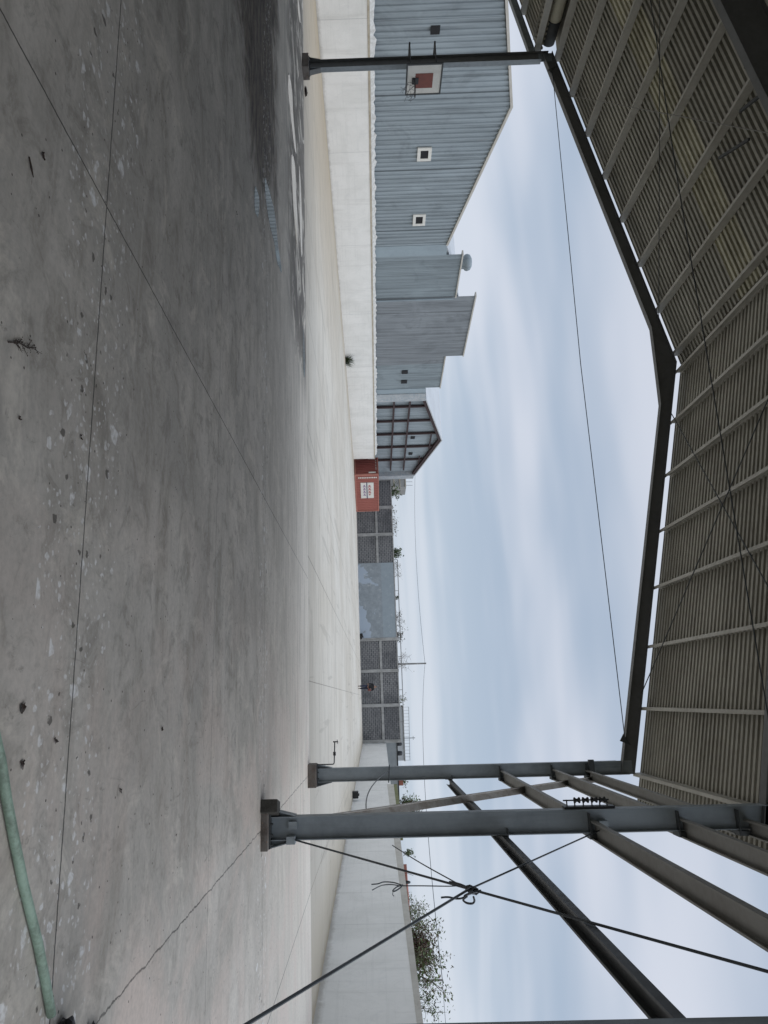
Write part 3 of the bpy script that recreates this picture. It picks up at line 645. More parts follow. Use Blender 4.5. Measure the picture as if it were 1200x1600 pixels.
for i in range(11): cbar(.38,.58,-.006,-.001,.4+i*.185,.4+i*.185+.12,b)
b.build('marking', M['white'], Cn)
for s0_ in (.22,2.25): b = MB(); cbar(-.006,-.001,s0_,s0_+.18,1.52,2.27,b); b.build('marking', M['white'], Cn)
b = MB()
b = None
for i in range(6): b = MB(); cbar(-.006,-.001,.75+i*.24,.83+i*.24,2.27,2.36,b); b.build('marking', M['white'], Cn)
b = MB(); cbar(.2,LL-.2,.12,SS-.12,HH-.03,HH-.005,b); b.build('roof_panel', M['rust'], Cn)

# ------------------------------------------------------------------ utility poles and wires
b = MB(); b.tube([(-4.1,90,0),(-4.1,90,8.1)], [.13,.09], 8); b.tube([(-4.1,89.5,8.0),(-4.1,90.5,8.0)], .05, 5)
tag(b.build('utility_pole', M['greyconc']), 'slim grey utility pole rising beyond the far block wall', 'pole')
b = MB(); b.tube([(12.75,38.5,0),(12.75,38.5,4.45)], [.07,.05], 8)
tag(b.build('utility_pole', M['greyconc']), 'thin pole behind the bush over the near right wall', 'pole')
def sag(a, c, s, n=24):
    a = Vector(a); c = Vector(c); return [a.lerp(c, i/n)-Vector((0,0,s*4*(i/n)*(1-i/n))) for i in range(n+1)]
b = MB(); b.tube(sag((-34,110,9.2),(-4.1,90,7.95),.45), .022, 4); tag(b.build('power_line', M['cable']), 'overhead wire sloping from the gabled building down to the utility pole', 'wire')
b = MB(); b.tube(sag((-4.1,90,7.95),(12.75,38.5,4.42),.55), .022, 4); tag(b.build('power_line', M['cable']), 'overhead wire running right from the utility pole behind the steel columns', 'wire')
b = MB(); b.tube(sag((12.75,38.5,4.42),(14.5,18,3.5),.1), .012, 4); tag(b.build('power_line', M['cable']), 'overhead wire continuing beyond the near right bush', 'wire')

# ------------------------------------------------------------------ THE SHED
XR, XL, XM = 1.86, -19.2, -8.67        # outer faces of the columns, ridge
DC = .31                               # column depth
SL = .228
Z0 = 7.71                              # rafter top at the outer face
def zt_r(x): return Z0+SL*(XR-x) if x > XM else Z0+SL*(x-XL)
S = empty('open_shed', (XM,11,0), 'open sided grey steel shed with corrugated pitched roof on I columns', 'shed')
def i_column(side, y, parent, foot=True):
    """I section standing on a plinth, flared foot, web across the shed"""
    xo = XR if side > 0 else XL; xi = xo-DC if side > 0 else xo+DC
    b = MB(); fw = .19; zb = .10 if side > 0 else .19
    if y > 15: zb = .2
    ztop = Z0-.02
    b.box(min(xo,xi)+.01, max(xo,xi)-.01, y-.006, y+.006, zb, ztop-.3)
    for x in (xo, xi):
        s_ = .012 if x == min(xo,xi) else -.012
        b.box(min(x,x+s_), max(x,x+s_), y-fw/2, y+fw/2, zb+.02, ztop-(.35 if x == xi else 0.1), 1 if x == xi else 0)
    cm_ = M['steel'] if side > 0 else M['rafter']; c = b.build('column', [cm_, M['steel']], parent)  # left columns: shaded web painted darker, lit inner flange lighter
    if not foot:
        f = MB(); xm = (xo+xi)/2; f.box(xm-.08, xm+.2, y-.16, y+.10, -.05, zb-.03); f.build('plinth', M['block'], c, bevel=.012); return c
    for x, sg_ in ((xo, side), (xi, -side)):
        g_ = MB()   # flared gussets at the foot
        for yy in (y,):
            g_.hexa([(x,yy-.006,zb+.02),(x+sg_*.085,yy-.006,zb+.02),(x+sg_*.085,yy+.006,zb+.02),(x,yy+.006,zb+.02)],
                    [(x,yy-.006,zb+.36),(x+sg_*.006,yy-.006,zb+.36),(x+sg_*.006,yy+.006,zb+.36),(x,yy+.006,zb+.36)])
        g_.hexa([(x+sg_*.002,y-fw/2,zb+.36),(x+sg_*.012,y-fw/2,zb+.36),(x+sg_*.012,y+fw/2,zb+.36),(x+sg_*.002,y+fw/2,zb+.36)],
                [(x+sg_*.085,y-fw/2,zb+.02),(x+sg_*.097,y-fw/2,zb+.02),(x+sg_*.097,y+fw/2,zb+.02),(x+sg_*.085,y+fw/2,zb+.02)])
        g_.build('foot_gusset', cm_, c)
    pl = MB(); xm = (xo+xi)/2; pl.box(xm-.25, xm+.25, y-.15, y+.15, zb, zb+.018)
    for dx in (-.20,-.07,.07,.20):
        for dy in (-.13,.13): pl.lathe((xm+dx,y+dy,zb+.018), [(.0,.035),(.016,.035),(.016,0)], 6)
    pl.build('base_plate', M['steel_dark'], c)
    f = MB(); f.box(xm-.26, xm+.26, y-.26, y+.26, -.05, zb-.002); f.build('plinth', M['plinth'], c, bevel=.012)
    return c
for y in (18.4, 11.0): i_column(1, y, S)
i_column(1, 4.02, S, False)
for y in (18.4, 11.0): i_column(-1, y, S)
def rafter(y, depth, dr):
    """pitched I rafter, deeper at the knee/ridge"""
    b = MB(); stations = []
    for x in (XL, XL+.35, XM-1.05, XM, XM+1.20, XR-.35, XR):
        top = zt_r(x)-.005
        bot = top-depth
        if x == XM: bot = (zt_r(XM-1.05)-depth+zt_r(XM+1.2)-depth)/2-.0
        stations.append((x, top, bot))
    for (x0,t0,b0),(x1,t1,b1) in zip(stations, stations[1:]):
        b.hexa([(x0,y-.006,b0),(x1,y-.006,b1),(x1,y+.006,b1),(x0,y+.006,b0)],[(x0,y-.006,t0),(x1,y-.006,t1),(x1,y+.006,t1),(x0,y+.006,t0)])
        b.hexa([(x0,y-.09,t0-.012),(x1,y-.09,t1-.012),(x1,y+.09,t1-.012),(x0,y+.09,t0-.012)],[(x0,y-.09,t0),(x1,y-.09,t1),(x1,y+.09,t1),(x0,y+.09,t0)])
        b.hexa([(x0,y-.09,b0-.012),(x1,y-.09,b1-.012),(x1,y+.09,b1-.012),(x0,y+.09,b0-.012)],[(x0,y-.09,b0),(x1,y-.09,b1),(x1,y+.09,b1),(x0,y+.09,b0)])
    return b.build('rafter', M['rafter'], S)
rafter(18.4, .30, 0); rafter(11.0, .78, 0); rafter(4.08, .78, 0)
# knee blocks
for y in (18.4,): 
    for xo, s_ in ((XR,1),(XL,-1)):
        b = MB(); xi = xo-s_*DC; b.box(min(xo,xi)+.002, max(xo,xi)-.002, y-.009, y+.009, Z0-.42, Z0-.02); b.build('knee_plate', M['steel'], S)
# purlins: C sections on top of the rafters
px = [1.84,.34,-1.12,-2.57,-4.02,-5.5,-6.96,-8.42,-8.92,-10.24,-11.7,-13.17,-14.64,-16.15,-17.6,-18.95, 2.55]
for x in px:
    z = (zt_r(x) if x < XR else Z0+SL*(XR-x)); s_ = 1 if x > XM else -1
    b = MB(); b.box(x-.003, x+.003, -13.5, 18.48, z+.004, z+.19)
    b.box(min(x,x+s_*.07), max(x,x+s_*.07), -13.5, 18.48, z, z+.004); b.box(min(x,x+s_*.07), max(x,x+s_*.07), -13.5, 18.48, z+.19, z+.193)
    b.box(x+s_*.066-.002, x+s_*.066+.002, -13.5, 18.48, z+.004, z+.022)
    b.build('purlin', M['galv'], S)
# roof sheets with real ribs
def roof_part(name, y0, y1, xa, xb, mat, parent, zf, pitch=.167, dep=.068):
    b = MB(); y = y0; prof = []
    while y < y1-1e-6:
        for dy, dz in ((0,0),(.46*pitch,0),(.54*pitch,dep),(.92*pitch,dep)):
            if y+dy < y1: prof.append((y+dy, dz))
        y += pitch
    prof.append((y1, 0))
    n = len(prof)
    for yy, dz in prof: b.v += [(xa, yy, zf(xa)+dz), (xb, yy, zf(xb)+dz)]
    for i in range(n-1): b.f.append((2*i, 2*i+1, 2*i+3, 2*i+2)); b.mi.append(0)
    return b.build(name, mat, parent)
zr = lambda x: Z0+SL*(XR-x)+.197; zl = lambda x: Z0+SL*(x-XL)+.197
pk = .167
yA = 18.55-pk*26; yB = 18.55-pk*20
roof_part('roof_sheet', 18.55-pk*192, 18.55, XM+.02, 2.72, M['sheet'], S, zr)
roof_part('roof_sheet', yB, 18.55, XL-.15, XM-.02, M['sheet'], S, zl)
roof_part('skylight_sheet', yA, yB, XL-.15, XM-.02, M['skylight'], S, zl)
roof_part('roof_sheet', 18.55-pk*192, yA, XL-.15, XM-.02, M['sheet'], S, zl)
b = MB(); zrd = zr(XM)+.06
b.hexa([(XM-.35,-13.5,zrd-.075),(XM,-13.5,zrd+.005),(XM,18.6,zrd+.005),(XM-.35,18.6,zrd-.075)],[(XM-.35,-13.5,zrd-.07),(XM,-13.5,zrd+.01),(XM,18.6,zrd+.01),(XM-.35,18.6,zrd-.07)])
b.hexa([(XM+.001,-13.5,zrd+.005),(XM+.35,-13.5,zrd-.075),(XM+.35,18.6,zrd-.075),(XM+.001,18.6,zrd+.005)],[(XM+.001,-13.5,zrd+.01),(XM+.35,-13.5,zrd-.07),(XM+.35,18.6,zrd-.07),(XM+.001,18.6,zrd+.01)])
b.build('ridge_cap', M['sheet'], S)
# unseen rear wall, added to keep light from behind off the columns
b = MB(); b.face([(-24.5,-13.6,0),(2.7,-13.6,0),(2.7,-13.6,7.7),(XM,-13.6,10.1),(-19.3,-13.6,7.7),(-24.5,-13.6,6.6)]); b.build('added_rear_cladding', M['sheet'], S)
# lean-to on the left
zl2 = lambda x: 7.30+(x-XL)*.205
for y in (18.4, 11.0):
    b = MB(); xa, xb = XL-.02, -24.2
    for (o0,o1,w) in ((-.30,-.29,.16),(-.29,-.11,.012),(-.11,-.10,.16)):
        b.hexa([(xa,y-w/2,zl2(xa)+o0),(xb,y-w/2,zl2(xb)+o0),(xb,y+w/2,zl2(xb)+o0),(xa,y+w/2,zl2(xa)+o0)],[(xa,y-w/2,zl2(xa)+o1),(xb,y-w/2,zl2(xb)+o1),(xb,y+w/2,zl2(xb)+o1),(xa,y+w/2,zl2(xa)+o1)])
    b.build('lean_to_rafter', M['steel'], S)
    b = MB(); b.box(-24.25,-24.0,y-.1,y+.1,0,zl2(-24.1)-.31); b.build('lean_to_post', M['steel'], S)
for x in (-19.32,-20.8,-22.3,-23.8):
    b = MB(); z = zl2(x)-.10; b.box(x-.003,x+.003,-13.5,18.48,z,z+.18); b.box(x-.07,x,-13.5,18.48,z,z+.004); b.build('lean_to_purlin', M['galv'], S)
roof_part('lean_to_sheet', 18.55-pk*192, 18.55, -24.4, XL-.12, M['sheet'], S, lambda x: zl2(x)+.085)
b = MB(); b.box(-19.85,-19.845,-13.5,18.5,7.2,7.95); b.box(-19.845,-19.3,-13.5,18.5,7.9,7.905); b.build('valley_flashing', M['sheet'], S)
# big drain pipe under the left eave
b = MB(); b.tube([(-19.52,-13,7.62),(-19.52,17.5,7.62)], .19, 20); dp = b.build('eave_pipe', M['duct'], S, smooth=True)
b = MB(); b.tube([(-19.52,17.5,7.62),(-19.52,18.3,7.6)], .2, 20); b.build('pipe_end', M['steel_dark'], dp, smooth=True)
# girts along the right side
def girt(y0, y1, z, x=1.82, w=.24, fl=.07, mt='girt'):
    b = MB(); b.box(x-w/2, x+w/2, y0, y1, z, z+.005); b.box(x-w/2-.004, x-w/2, y0, y1, z-fl, z+.005); b.box(x+w/2, x+w/2+.004, y0, y1, z-fl, z+.005)
    b.box(x-w/2, x-w/2+.02, y0, y1, z-fl, z-fl+.004); b.box(x+w/2-.02, x+w/2, y0, y1, z-fl, z-fl+.004)
    b.build('girt', M[mt], S)
girt(11.01, 18.9, 3.39, x=1.96, w=.17, mt='steel_dark'); girt(3.9, 10.99, 3.39, x=1.96, w=.17, mt='steel_dark')  # lowest girts in dark steel: shade of their underside put into the colour
for y in (18.4, 11.0, 4.02): b = MB(); b.box(1.78, 2.03, y-.10, y+.10, 3.400, 3.412); b.box(1.855, 1.868, y-.11, y+.11, 3.24, 3.399); b.build('girt_cleat', M['steel_dark'], S)
for z in (4.62, 5.84):
    girt(11.02, 18.38, z); girt(4.10, 10.98, z)
girt(11.02, 18.38, 6.62, 1.84, .2); girt(4.10, 10.98, 6.75, 1.84, .2)
for y in (11.0, 18.4):
    for z in (4.62, 5.84, 6.66):
        b = MB(); b.box(1.60, 1.92, y-.13, y-.02, z-.085, z-.075); b.box(1.87,1.875+.06,y-.12,y+.12,z-.1,z+.06); b.build('girt_cleat', M['steel_dark'], S)
# long diagonal brace in the end bay
b = MB(); a_ = Vector((1.955,18.25,6.72)); c_ = Vector((1.70,11.15,.42)); b.bar(a_, c_, .115, .012, (0,1,1)); b.bar(a_+Vector((-.07,.02,.03)), c_+Vector((-.07,.02,.03)), .012, .07, (0,1,1)); b.build('diagonal_brace', M['brace'], S)
# rod bracing, near bay
KN = Vector((1.85,7.97,2.52))
def rod(pts, r, name='brace_rod', mat='rod', parent=S): b = MB(); b.tube(pts, r, 8); return b.build(name, M[mat], parent)
rod([(1.85,10.97,.40), KN, (1.85,4.1,5.30)], .0125)
rod([(1.80,10.9,4.72), KN+Vector((-.02,-.02,.0))], .010); rod([KN+Vector((-.02,0,0)), (1.84,4.1,.33)], .0125)
for q6 in ((1.80,1.90,10.84,10.99,.34,.46),(1.62,1.72,10.93,10.99,.36,.48),(1.70,1.80,10.86,10.99,4.66,4.78)): b = MB(); b.box(*q6); b.build('rod_cleat', M['steel'], S)
# tie cables of the frames and roof bracing
rod([(-18.4,18.3,7.63),(-8.7,18.3,7.50),(1.1,18.3,7.56)], .011, 'tie_cable', 'cable')
rod([(-18.5,10.9,7.2),(-8.7,10.9,7.13),(1.3,10.9,7.22)], .010, 'tie_cable', 'rod')
rod([(-7.2,18.3,9.74),(-.2,11.1,8.12)], .012); rod([(.0,18.3,8.09),(-7.3,11.1,9.70)], .012)
rod([(-17.5,18.3,8.05),(-9.4,11.1,9.85)], .010, mat='girt'); rod([(-10,18.3,9.78),(-17.4,11.1,8.05)], .010)
for p, s_ in (((1.1,18.28,7.56),1), ((-18.45,18.28,7.62),-1)):
    b = MB(); x,y,z = p; b.hexa([(x-.16*s_,y-.02,z-.03),(x,y-.02,z-.13),(x,y+.02,z-.13),(x-.16*s_,y+.02,z-.03)],[(x-.05*s_,y-.02,z+.02),(x+.1*s_,y-.02,z+.12),(x+.1*s_,y+.02,z+.12),(x-.05*s_,y+.02,z+.02)]); b.build('cable_anchor', M['steel_dark'], S)
b = MB(); b.box(1.50,1.92,18.18,18.28,6.62,6.74); b.build('splice_plate', M['steel_dark'], S)
# steel angle sticks lying up in the roof
for x0,y0,x1,y1 in ((-11.3,13.7,-10.9,12.7),(-11.5,12.6,-11.25,11.9),(-12.0,12.0,-11.7,11.3)):
    b = MB(); b.bar((x0,y0,zt_r(x0)+.02),(x1,y1,zt_r(x1)+.02),.06,.05); b.build('loose_angle', M['steel_dark'], S)

# wires tied at the crossing of the rods
Wt = empty('tie_wires', KN, 'twisted dark wires knotted where the bracing rods cross', 'wire')
def wire(pts, r=.006, name='wire_strand'):
    P_ = [Vector(p) for p in pts]; out = []
    for i in range(len(P_)-1):
        p0, p1, p2, p3 = P_[max(i-1,0)], P_[i], P_[i+1], P_[min(i+2,len(P_)-1)]
        for s in range(6):
            u = s/6; out.append(.5*((2*p1)+(p2-p0)*u+(2*p0-5*p1+4*p2-p3)*u*u+(3*p1-p0-3*p2+p3)*u**3))
    out.append(P_[-1]); b = MB(); b.tube(out, r, 6); return b.build(name, M['rod'], Wt, smooth=True)
w = lambda y, z, x=1.85: (x, y, z)
wire([w(8.14,2.43),w(8.13,2.3),w(8.17,2.04),w(8.19,1.85),w(8.22,1.83)], .0055)
wire([w(8.22,1.83),w(8.34,1.75),w(8.37,1.65),w(8.30,1.59),w(8.28,1.52)], .006); wire([w(8.22,1.83,1.86),w(8.30,1.73,1.86),w(8.33,1.65,1.87),w(8.23,1.60,1.86),w(8.09,1.53,1.86)], .005)
wire([w(8.22,1.84),w(8.15,1.78),w(8.0,1.735),w(7.99,1.76),w(8.13,1.82),w(8.23,1.84)], .007); wire([w(8.0,1.74),w(7.86,1.73),w(7.8,1.74)], .004)
wire([w(7.70,2.19),w(7.71,2.26),w(7.65,2.33),w(7.68,2.40),w(7.9,2.50)], .009)
wire([w(7.72,2.44),w(7.60,2.39),w(7.49,2.41),w(7.47,2.46),w(7.56,2.49),w(7.70,2.50)], .010)
wire([w(8.30,2.33),w(8.22,2.41),w(8.1,2.47),w(7.93,2.52)], .012)
wire([w(8.22,2.41),w(9.5,2.10,1.9),w(10.9,1.80,1.95)], .007, 'guy_wire')
b = MB(); hp = []
for i in range(60):
    a = i*1.1; hp.append(KN+Vector((math.cos(a)*.03, (i/60-.5)*.13, math.sin(a)*.034-(i/60-.5)*.05)))
b.tube(hp, .009, 6); b.build('knot', M['rod'], Wt, smooth=True)
wire([w(7.92,2.60),w(7.86,2.52),w(7.80,2.46),w(7.74,2.42)], .012)
# cable loop between the two columns
b = MB(); pts = sag((1.62,18.2,1.93),(1.9,12.2,1.52),.28,20)
b.tube(pts, .012, 5); b.tube([(1.5,18.26,1.93),(1.9,18.26,1.9)], .014, 5); tag(b.build('hanging_cable', M['rod']), 'thin dark cable sagging from the far right column towards the nearer one', 'cable')

# insulator rack on the near right column
I = empty('insulator_rack', (1.5,11,4.2), 'black rack with four spool insulators on the inner face of near column', 'insulator rack')
b = MB(); b.box(1.515,1.545,10.93,11.07,4.22,4.92); b.build('back_bar', M['black'], I)
b = MB(); b.tube([(1.44,11,4.22),(1.44,11,4.86)], .010, 8); b.build('pin', M['black'], I)
for z in (4.27,4.38,4.50,4.62,4.73,4.83):
    b = MB(); b.box(1.43,1.52,10.985,11.015,z-.006,z+.006); b.build('arm', M['black'], I)
for z in (4.415,4.535,4.655,4.77):
    b = MB(); b.lathe((1.44,11,z), [(.011,-.042),(.038,-.042),(.042,-.028),(.022,-.008),(.022,.008),(.042,.028),(.038,.042),(.011,.042)], 14); b.build('insulator', M['black'], I, smooth=True)

# ------------------------------------------------------------------ basketball hoop
Hh = empty('basketball_hoop', (-18.6,18.4,3.2), 'white backboard with dark red square, bent rim and torn net on left column', 'basketball hoop')
xb, ya, yb2, za, zb2 = -18.45, 17.88, 19.04, 3.17, 4.28
b = MB(); b.box(xb-.02, xb, ya+.03, yb2-.03, za+.03, zb2-.03); b.build('backboard', M['white'], Hh)
b = MB()
for (p0,p1,q0,q1) in ((ya,yb2,za,za+.045),(ya,yb2,zb2-.045,zb2),(ya,ya+.045,za+.045,zb2-.045),(yb2-.045,yb2,za+.045,zb2-.045)): b.box(xb-.04, xb+.015, p0,p1,q0,q1)
b.build('board_frame', M['steel_dark'], Hh)
b = MB(); b.box(xb+.002, xb+.006, 18.23,18.78,3.46,4.0); b.build('target_square', M['redbrown'], Hh)
b = MB()
for z in (3.32, 4.10):
    for y in (18.2, 18.6): b.box(-19.55, xb-.04, y-.02, y+.02, z-.02, z+.02)
    b.box(-19.57,-19.52,18.15,18.65,z-.025,z+.025)
b.build('bracket', M['black'], Hh)
b = MB(); b.tube([(xb+.34+.21*math.cos(a*math.pi/12), 18.5+.21*math.sin(a*math.pi/12), 3.44) for a in range(25)], .011, 8)
b.box(xb+.01, xb+.15, 18.40,18.43,3.43,3.45); b.box(xb+.01, xb+.15, 18.57,18.60,3.43,3.45); b.box(xb+.006, xb+.02, 18.38,18.62,3.36,3.56)
b.build('rim', M['black'], Hh)
b = MB()
for i in range(9):
    a = i*2*math.pi/9; x, y = xb+.34+.21*math.cos(a), 18.5+.21*math.sin(a); L = random.uniform(.2,.5) if i % 3 else .15
    b.tube([(x,y,3.43),(x+random.uniform(-.06,.1),y+random.uniform(-.05,.12),3.43-L*.5),(x+random.uniform(-.1,.2),y+random.uniform(0,.25),3.43-L)], .006, 4)
for z in (3.3,3.2): b.tube([(xb+.34+.17*math.cos(a*.5), 18.52+.17*math.sin(a*.5), z+.02*math.sin(a*2)) for a in range(9)], .005, 4)
b.build('net', M['net'], Hh)

# ------------------------------------------------------------------ small things on the floor
b = MB()
vb = [(1.29,10.72),(1.46,10.68),(1.55,10.98),(1.36,11.02)]
b.hexa([(x,y,0) for x,y in vb], [(x,y,.235) for x,y in vb]); o = b.build('concrete_block', M['block'], None, bevel=.012); tag(o, 'dark stained concrete block standing against the foot of near column', 'block')
T = empty('standpipe', (1.45,18.3,.2), 'thin bent metal water pipe with tap standing beside the far right column', 'standpipe')
b = MB(); b.tube([(1.46,18.3,.2),(1.46,18.3,.58),(1.45,18.3,.61),(1.42,18.3,.62),(.95,18.3,.64)], .014, 8); b.build('pipe', M['rod'], T, smooth=True)
b = MB(); b.lathe((1.22,18.3,.63), [(0,-.05),(.034,-.04),(.034,.04),(0,.05)], 10, 'x'); b.build('valve', M['black'], T)
b = MB(); b.tube([(.95,18.3,.60),(.95,18.3,.72)], .014, 8); b.tube([(.9,18.3,.70),(1.0,18.3,.70)], .009, 6); b.build('tap_handle', M['black'], T)
b = MB(); pp = [(x*.986,y*.986) for x,y in [(-.12,3.02),(.06,3.15),(.21,3.25),(.38,3.335),(.56,3.44),(.75,3.555),(.92,3.67),(1.05,3.76),(1.25,3.88),(1.43,3.98)]]
b.tube([(x,y,.024) for x,y in pp], .022, 14); tag(b.build('plastic_pipe', M['pipe'], smooth=True), 'pale green plastic pipe lying across the near corner of the floor', 'pipe')
# crumpled black plastic at the foot of the nearest column
def crumple(name, c, r, label, cat, mat, sq=.5, seed=0):
    b = MB(); n, m_ = 16, 9
    for i in range(m_+1):
        th = math.pi*i/m_
        for j in range(n):
            ph = 2*math.pi*j/n; d = Vector((math.sin(th)*math.cos(ph), math.sin(th)*math.sin(ph), math.cos(th))); k = 1+.75*noise.noise(d*2.1+Vector((seed,0,0)))+.25*noise.noise(d*6)
            b.v.append((c[0]+d.x*r*k, c[1]+d.y*r*k, max(.002, c[2]+d.z*r*sq*k)))
    for i in range(m_):
        for j in range(n): a = i*n+j; q = i*n+(j+1) % n; b.f.append((a,q,q+n,a+n)); b.mi.append(0)
    return tag(b.build(name, mat), label, cat)
crumple('plastic_sack', (1.80,4.50,.05), .12, 'crumpled black plastic at the foot of the nearest column by the pipe end', 'plastic sack', M['black'], .9, 3)
crumple('plastic_scrap', (1.56,4.10,.02), .07, 'small black plastic scrap over the end of the green pipe', 'plastic scrap', M['black'], .6, 5)
b = MB(); q = rp(47.5,-.35,.14); b.box(q[0]-.2,q[0]+.2,q[1]-.25,q[1]+.25,.1,.5); b.box(q[0]-.08,q[0]+.06,q[1]-.25,q[1]+.1,.5,.56); tag(b.build('black_bin', M['black'], bevel=.03), 'small black box on the ground against the right white wall', 'box')
b = MB(); q = (-6.8,81.1,.31)
crumple('rubbish_bag', (-6.8,81.0,.45), .28, 'small dark rubbish bag at the foot of the far block wall', 'bag', M['black'], .8, 8)
crumple('mud_clod', (-18.79,19.1,.03), .13, 'flat dark clod of debris on the yard right of the left column', 'debris', M['deadleaf'], .35, 11)
# D shaped black fitting on the wall top
q = rp(30.4,.1,2.52)
b = MB(); ringp = [(q[0], q[1]+.13*math.cos(a*math.pi/10), q[2]+.10+.15*math.sin(a*math.pi/10)) for a in range(11)]; b.tube(ringp, .035, 8); b.box(q[0]-.05,q[0]+.05,q[1]-.19,q[1]+.19,q[2]-.03,q[2]+.09)
tag(b.build('pipe_bracket', M['black']), 'black D shaped ring fixed on top of the right white wall', 'bracket')
b = MB(); q = rp(31.6,.1,2.5); b.tube([q,(q[0],q[1],2.75),(q[0],q[1]-.35,2.95),(q[0],q[1]-.5,2.95+.08)][:3], .008, 5); tag(b.build('wall_wire', M['rod']), 'thin bent wire sticking up from the right white wall', 'wire')

# leaves and twigs on the floor
def curled_leaf(x, y, L, W, rot, label):
    L *= .42; W *= .62; b = MB(); n = 14; c, s_ = math.cos(rot), math.sin(rot); sd_ = random.uniform(0,50); rim = []
    for i in range(n):
        a = 2*math.pi*i/n; k = .45+.9*abs(noise.noise(Vector((math.cos(a)*1.6+sd_, math.sin(a)*1.6, 0))))+.35*random.random()
        lx, ly = math.cos(a)*L*.5*k, math.sin(a)*W*.5*k+L*.25*math.cos(a)**2; rim.append((x+lx*c-ly*s_, y+lx*s_+ly*c, .003+random.uniform(0,.012)))
    b.v = [(x,y,.008)]+rim
    for i in range(n): b.f.append((0, 1+i, 1+(i+1) % n)); b.mi.append(0)
    return tag(b.build('dead_leaf', M['deadleaf']), label, 'leaf', 'dead leaves scattered on the shed floor')
for x,y,L,W,r,lb in ((-2.72,3.10,.13,.05,.3,'curled dark leaf in the lower left of the shed floor'),
                     (-1.30,3.12,.07,.03,1.2,'short curled leaf on the floor beside the dry twig'),
                     (.17,5.68,.09,.05,.4,'broad dark leaf lying on its own midway to the near column'),
                     (.51,4.81,.10,.05,1.4,'dark leaf near the floor joint and the pale streaks'),
                     (-1.47,3.82,.10,.04,.2,'narrow dark leaf just short of the cross joint'),
                     (-6.19,8.21,.12,.06,.9,'dark leaf far out on the plain left floor'),
                     (.16,3.78,.11,.05,.9,'crumpled leaf between the green pipe and the floor joint'),
                     (.00,3.40,.16,.09,1.9,'large crumpled leaf beside the start of the green pipe'),
                     (.24,3.44,.12,.07,.2,'dark leaf heap fragment touching the green pipe'),
                     (1.0,6.2,.07,.04,2.2,'tiny dark leaf near the long floor crack')):
    curled_leaf(x, y, L, W, r, lb)
b = MB(); b.tube([(-2.60,2.97,.006),(-2.56,3.00,.007),(-2.53,3.03,.006)], [.004,.006,.002], 6); tag(b.build('stick', M['deadleaf']), 'short straight dark stick beside the curled leaf on the floor', 'stick')
b = MB(); base = Vector((0,0,.006)); tw_ = Matrix.Translation((-1.62,2.98,0)) @ Matrix.Rotation(R(108),4,'Z')
for i in range(18):
    a = random.uniform(-1.2,1.2); L = random.uniform(.02,.07)*(1 if i < 14 else 1.7); p0 = base+Vector((random.uniform(0,.24), random.gauss(0,.006), 0)); p1 = p0+Vector((math.cos(a)*L, math.sin(a)*L*.7, random.uniform(0,.01))); b.tube([p0, p1], [.0015,.0008], 4)
    for j in range(3):
        c0_ = p0.lerp(p1, random.random())+Vector((random.gauss(0,.008),random.gauss(0,.008),.002)); r_ = random.uniform(.003,.008)
        b.face([c0_+Vector((r_,0,0)), c0_+Vector((0,r_*.6,.002)), c0_-Vector((r_,0,0)), c0_-Vector((0,r_*.6,0))])
b.tube([base-Vector((.03,.01,0)), base+Vector((.07,.004,.004)), base+Vector((.16,-.006,0)), base+Vector((.25,.012,0))], [.004,.003,.003,.002], 5)
b.v = [tuple(tw_ @ Vector(p)) for p in b.v]
tag(b.build('dry_twig', M['deadleaf']), 'dry feathery twig lying on the floor at the bottom left', 'twig')

# ------------------------------------------------------------------ person
def skin_mesh(name, verts, edges, radii, mat, parent, sub=2):
    me = bpy.data.meshes.new(name+'_cage'); off = Vector(parent.location)
    me.from_pydata([tuple(Vector(v)-off) for v in verts], edges, []); o = bpy.data.objects.new(name, me); col.objects.link(o)
    sk = o.modifiers.new('skin', 'SKIN'); sk.use_smooth_shade = True
    for i, sv in enumerate(me.skin_vertices[0].data): sv.radius = radii[i] if isinstance(radii[i], tuple) else (radii[i],)*2; sv.use_root = (i == 0)
    ss_ = o.modifiers.new('sub', 'SUBSURF'); ss_.levels = sub; ss_.render_levels = sub
    dg = bpy.context.evaluated_depsgraph_get(); ev = bpy.data.meshes.new_from_object(o.evaluated_get(dg)); ev.name = name
    for p in ev.polygons: p.use_smooth = True
    ev.materials.clear(); ev.materials.append(mat); bpy.data.objects.remove(o)
    o = bpy.data.objects.new(name, ev); col.objects.link(o); o.parent = parent; return o
px0, py0, pz0 = -1.13, 67.5, gz(67.5)
Pn = empty('person', (px0,py0,pz0), 'person in black jacket and navy trousers walking with a red cloth under one arm', 'person')
def q_(x, y, z): return (px0+x, py0+y, pz0+z)
vb_ = [q_(0,0,.95),q_(0,0,1.12),q_(0,0,1.32),q_(0,0,1.45),q_(0,-.01,1.53),q_(0,-.02,1.60),q_(0,-.02,1.68),
       q_(-.19,0,1.40),q_(-.26,.02,1.14),q_(-.25,-.10,.92),q_(-.25,-.14,.83),
       q_(.19,0,1.40),q_(.29,.02,1.16),q_(.20,-.18,1.08),q_(.12,-.24,1.09),
       q_(-.09,0,.88),q_(-.10,-.14,.50),q_(-.10,-.18,.10),q_(-.10,-.30,.05),
       q_(.09,0,.88),q_(.10,.10,.50),q_(.10,.34,.16),q_(.10,.27,.06)]
eb_ = [(0,1),(1,2),(2,3),(3,4),(4,5),(5,6),(3,7),(7,8),(8,9),(9,10),(3,11),(11,12),(12,13),(13,14),(0,15),(15,16),(16,17),(17,18),(0,19),(19,20),(20,21),(21,22)]
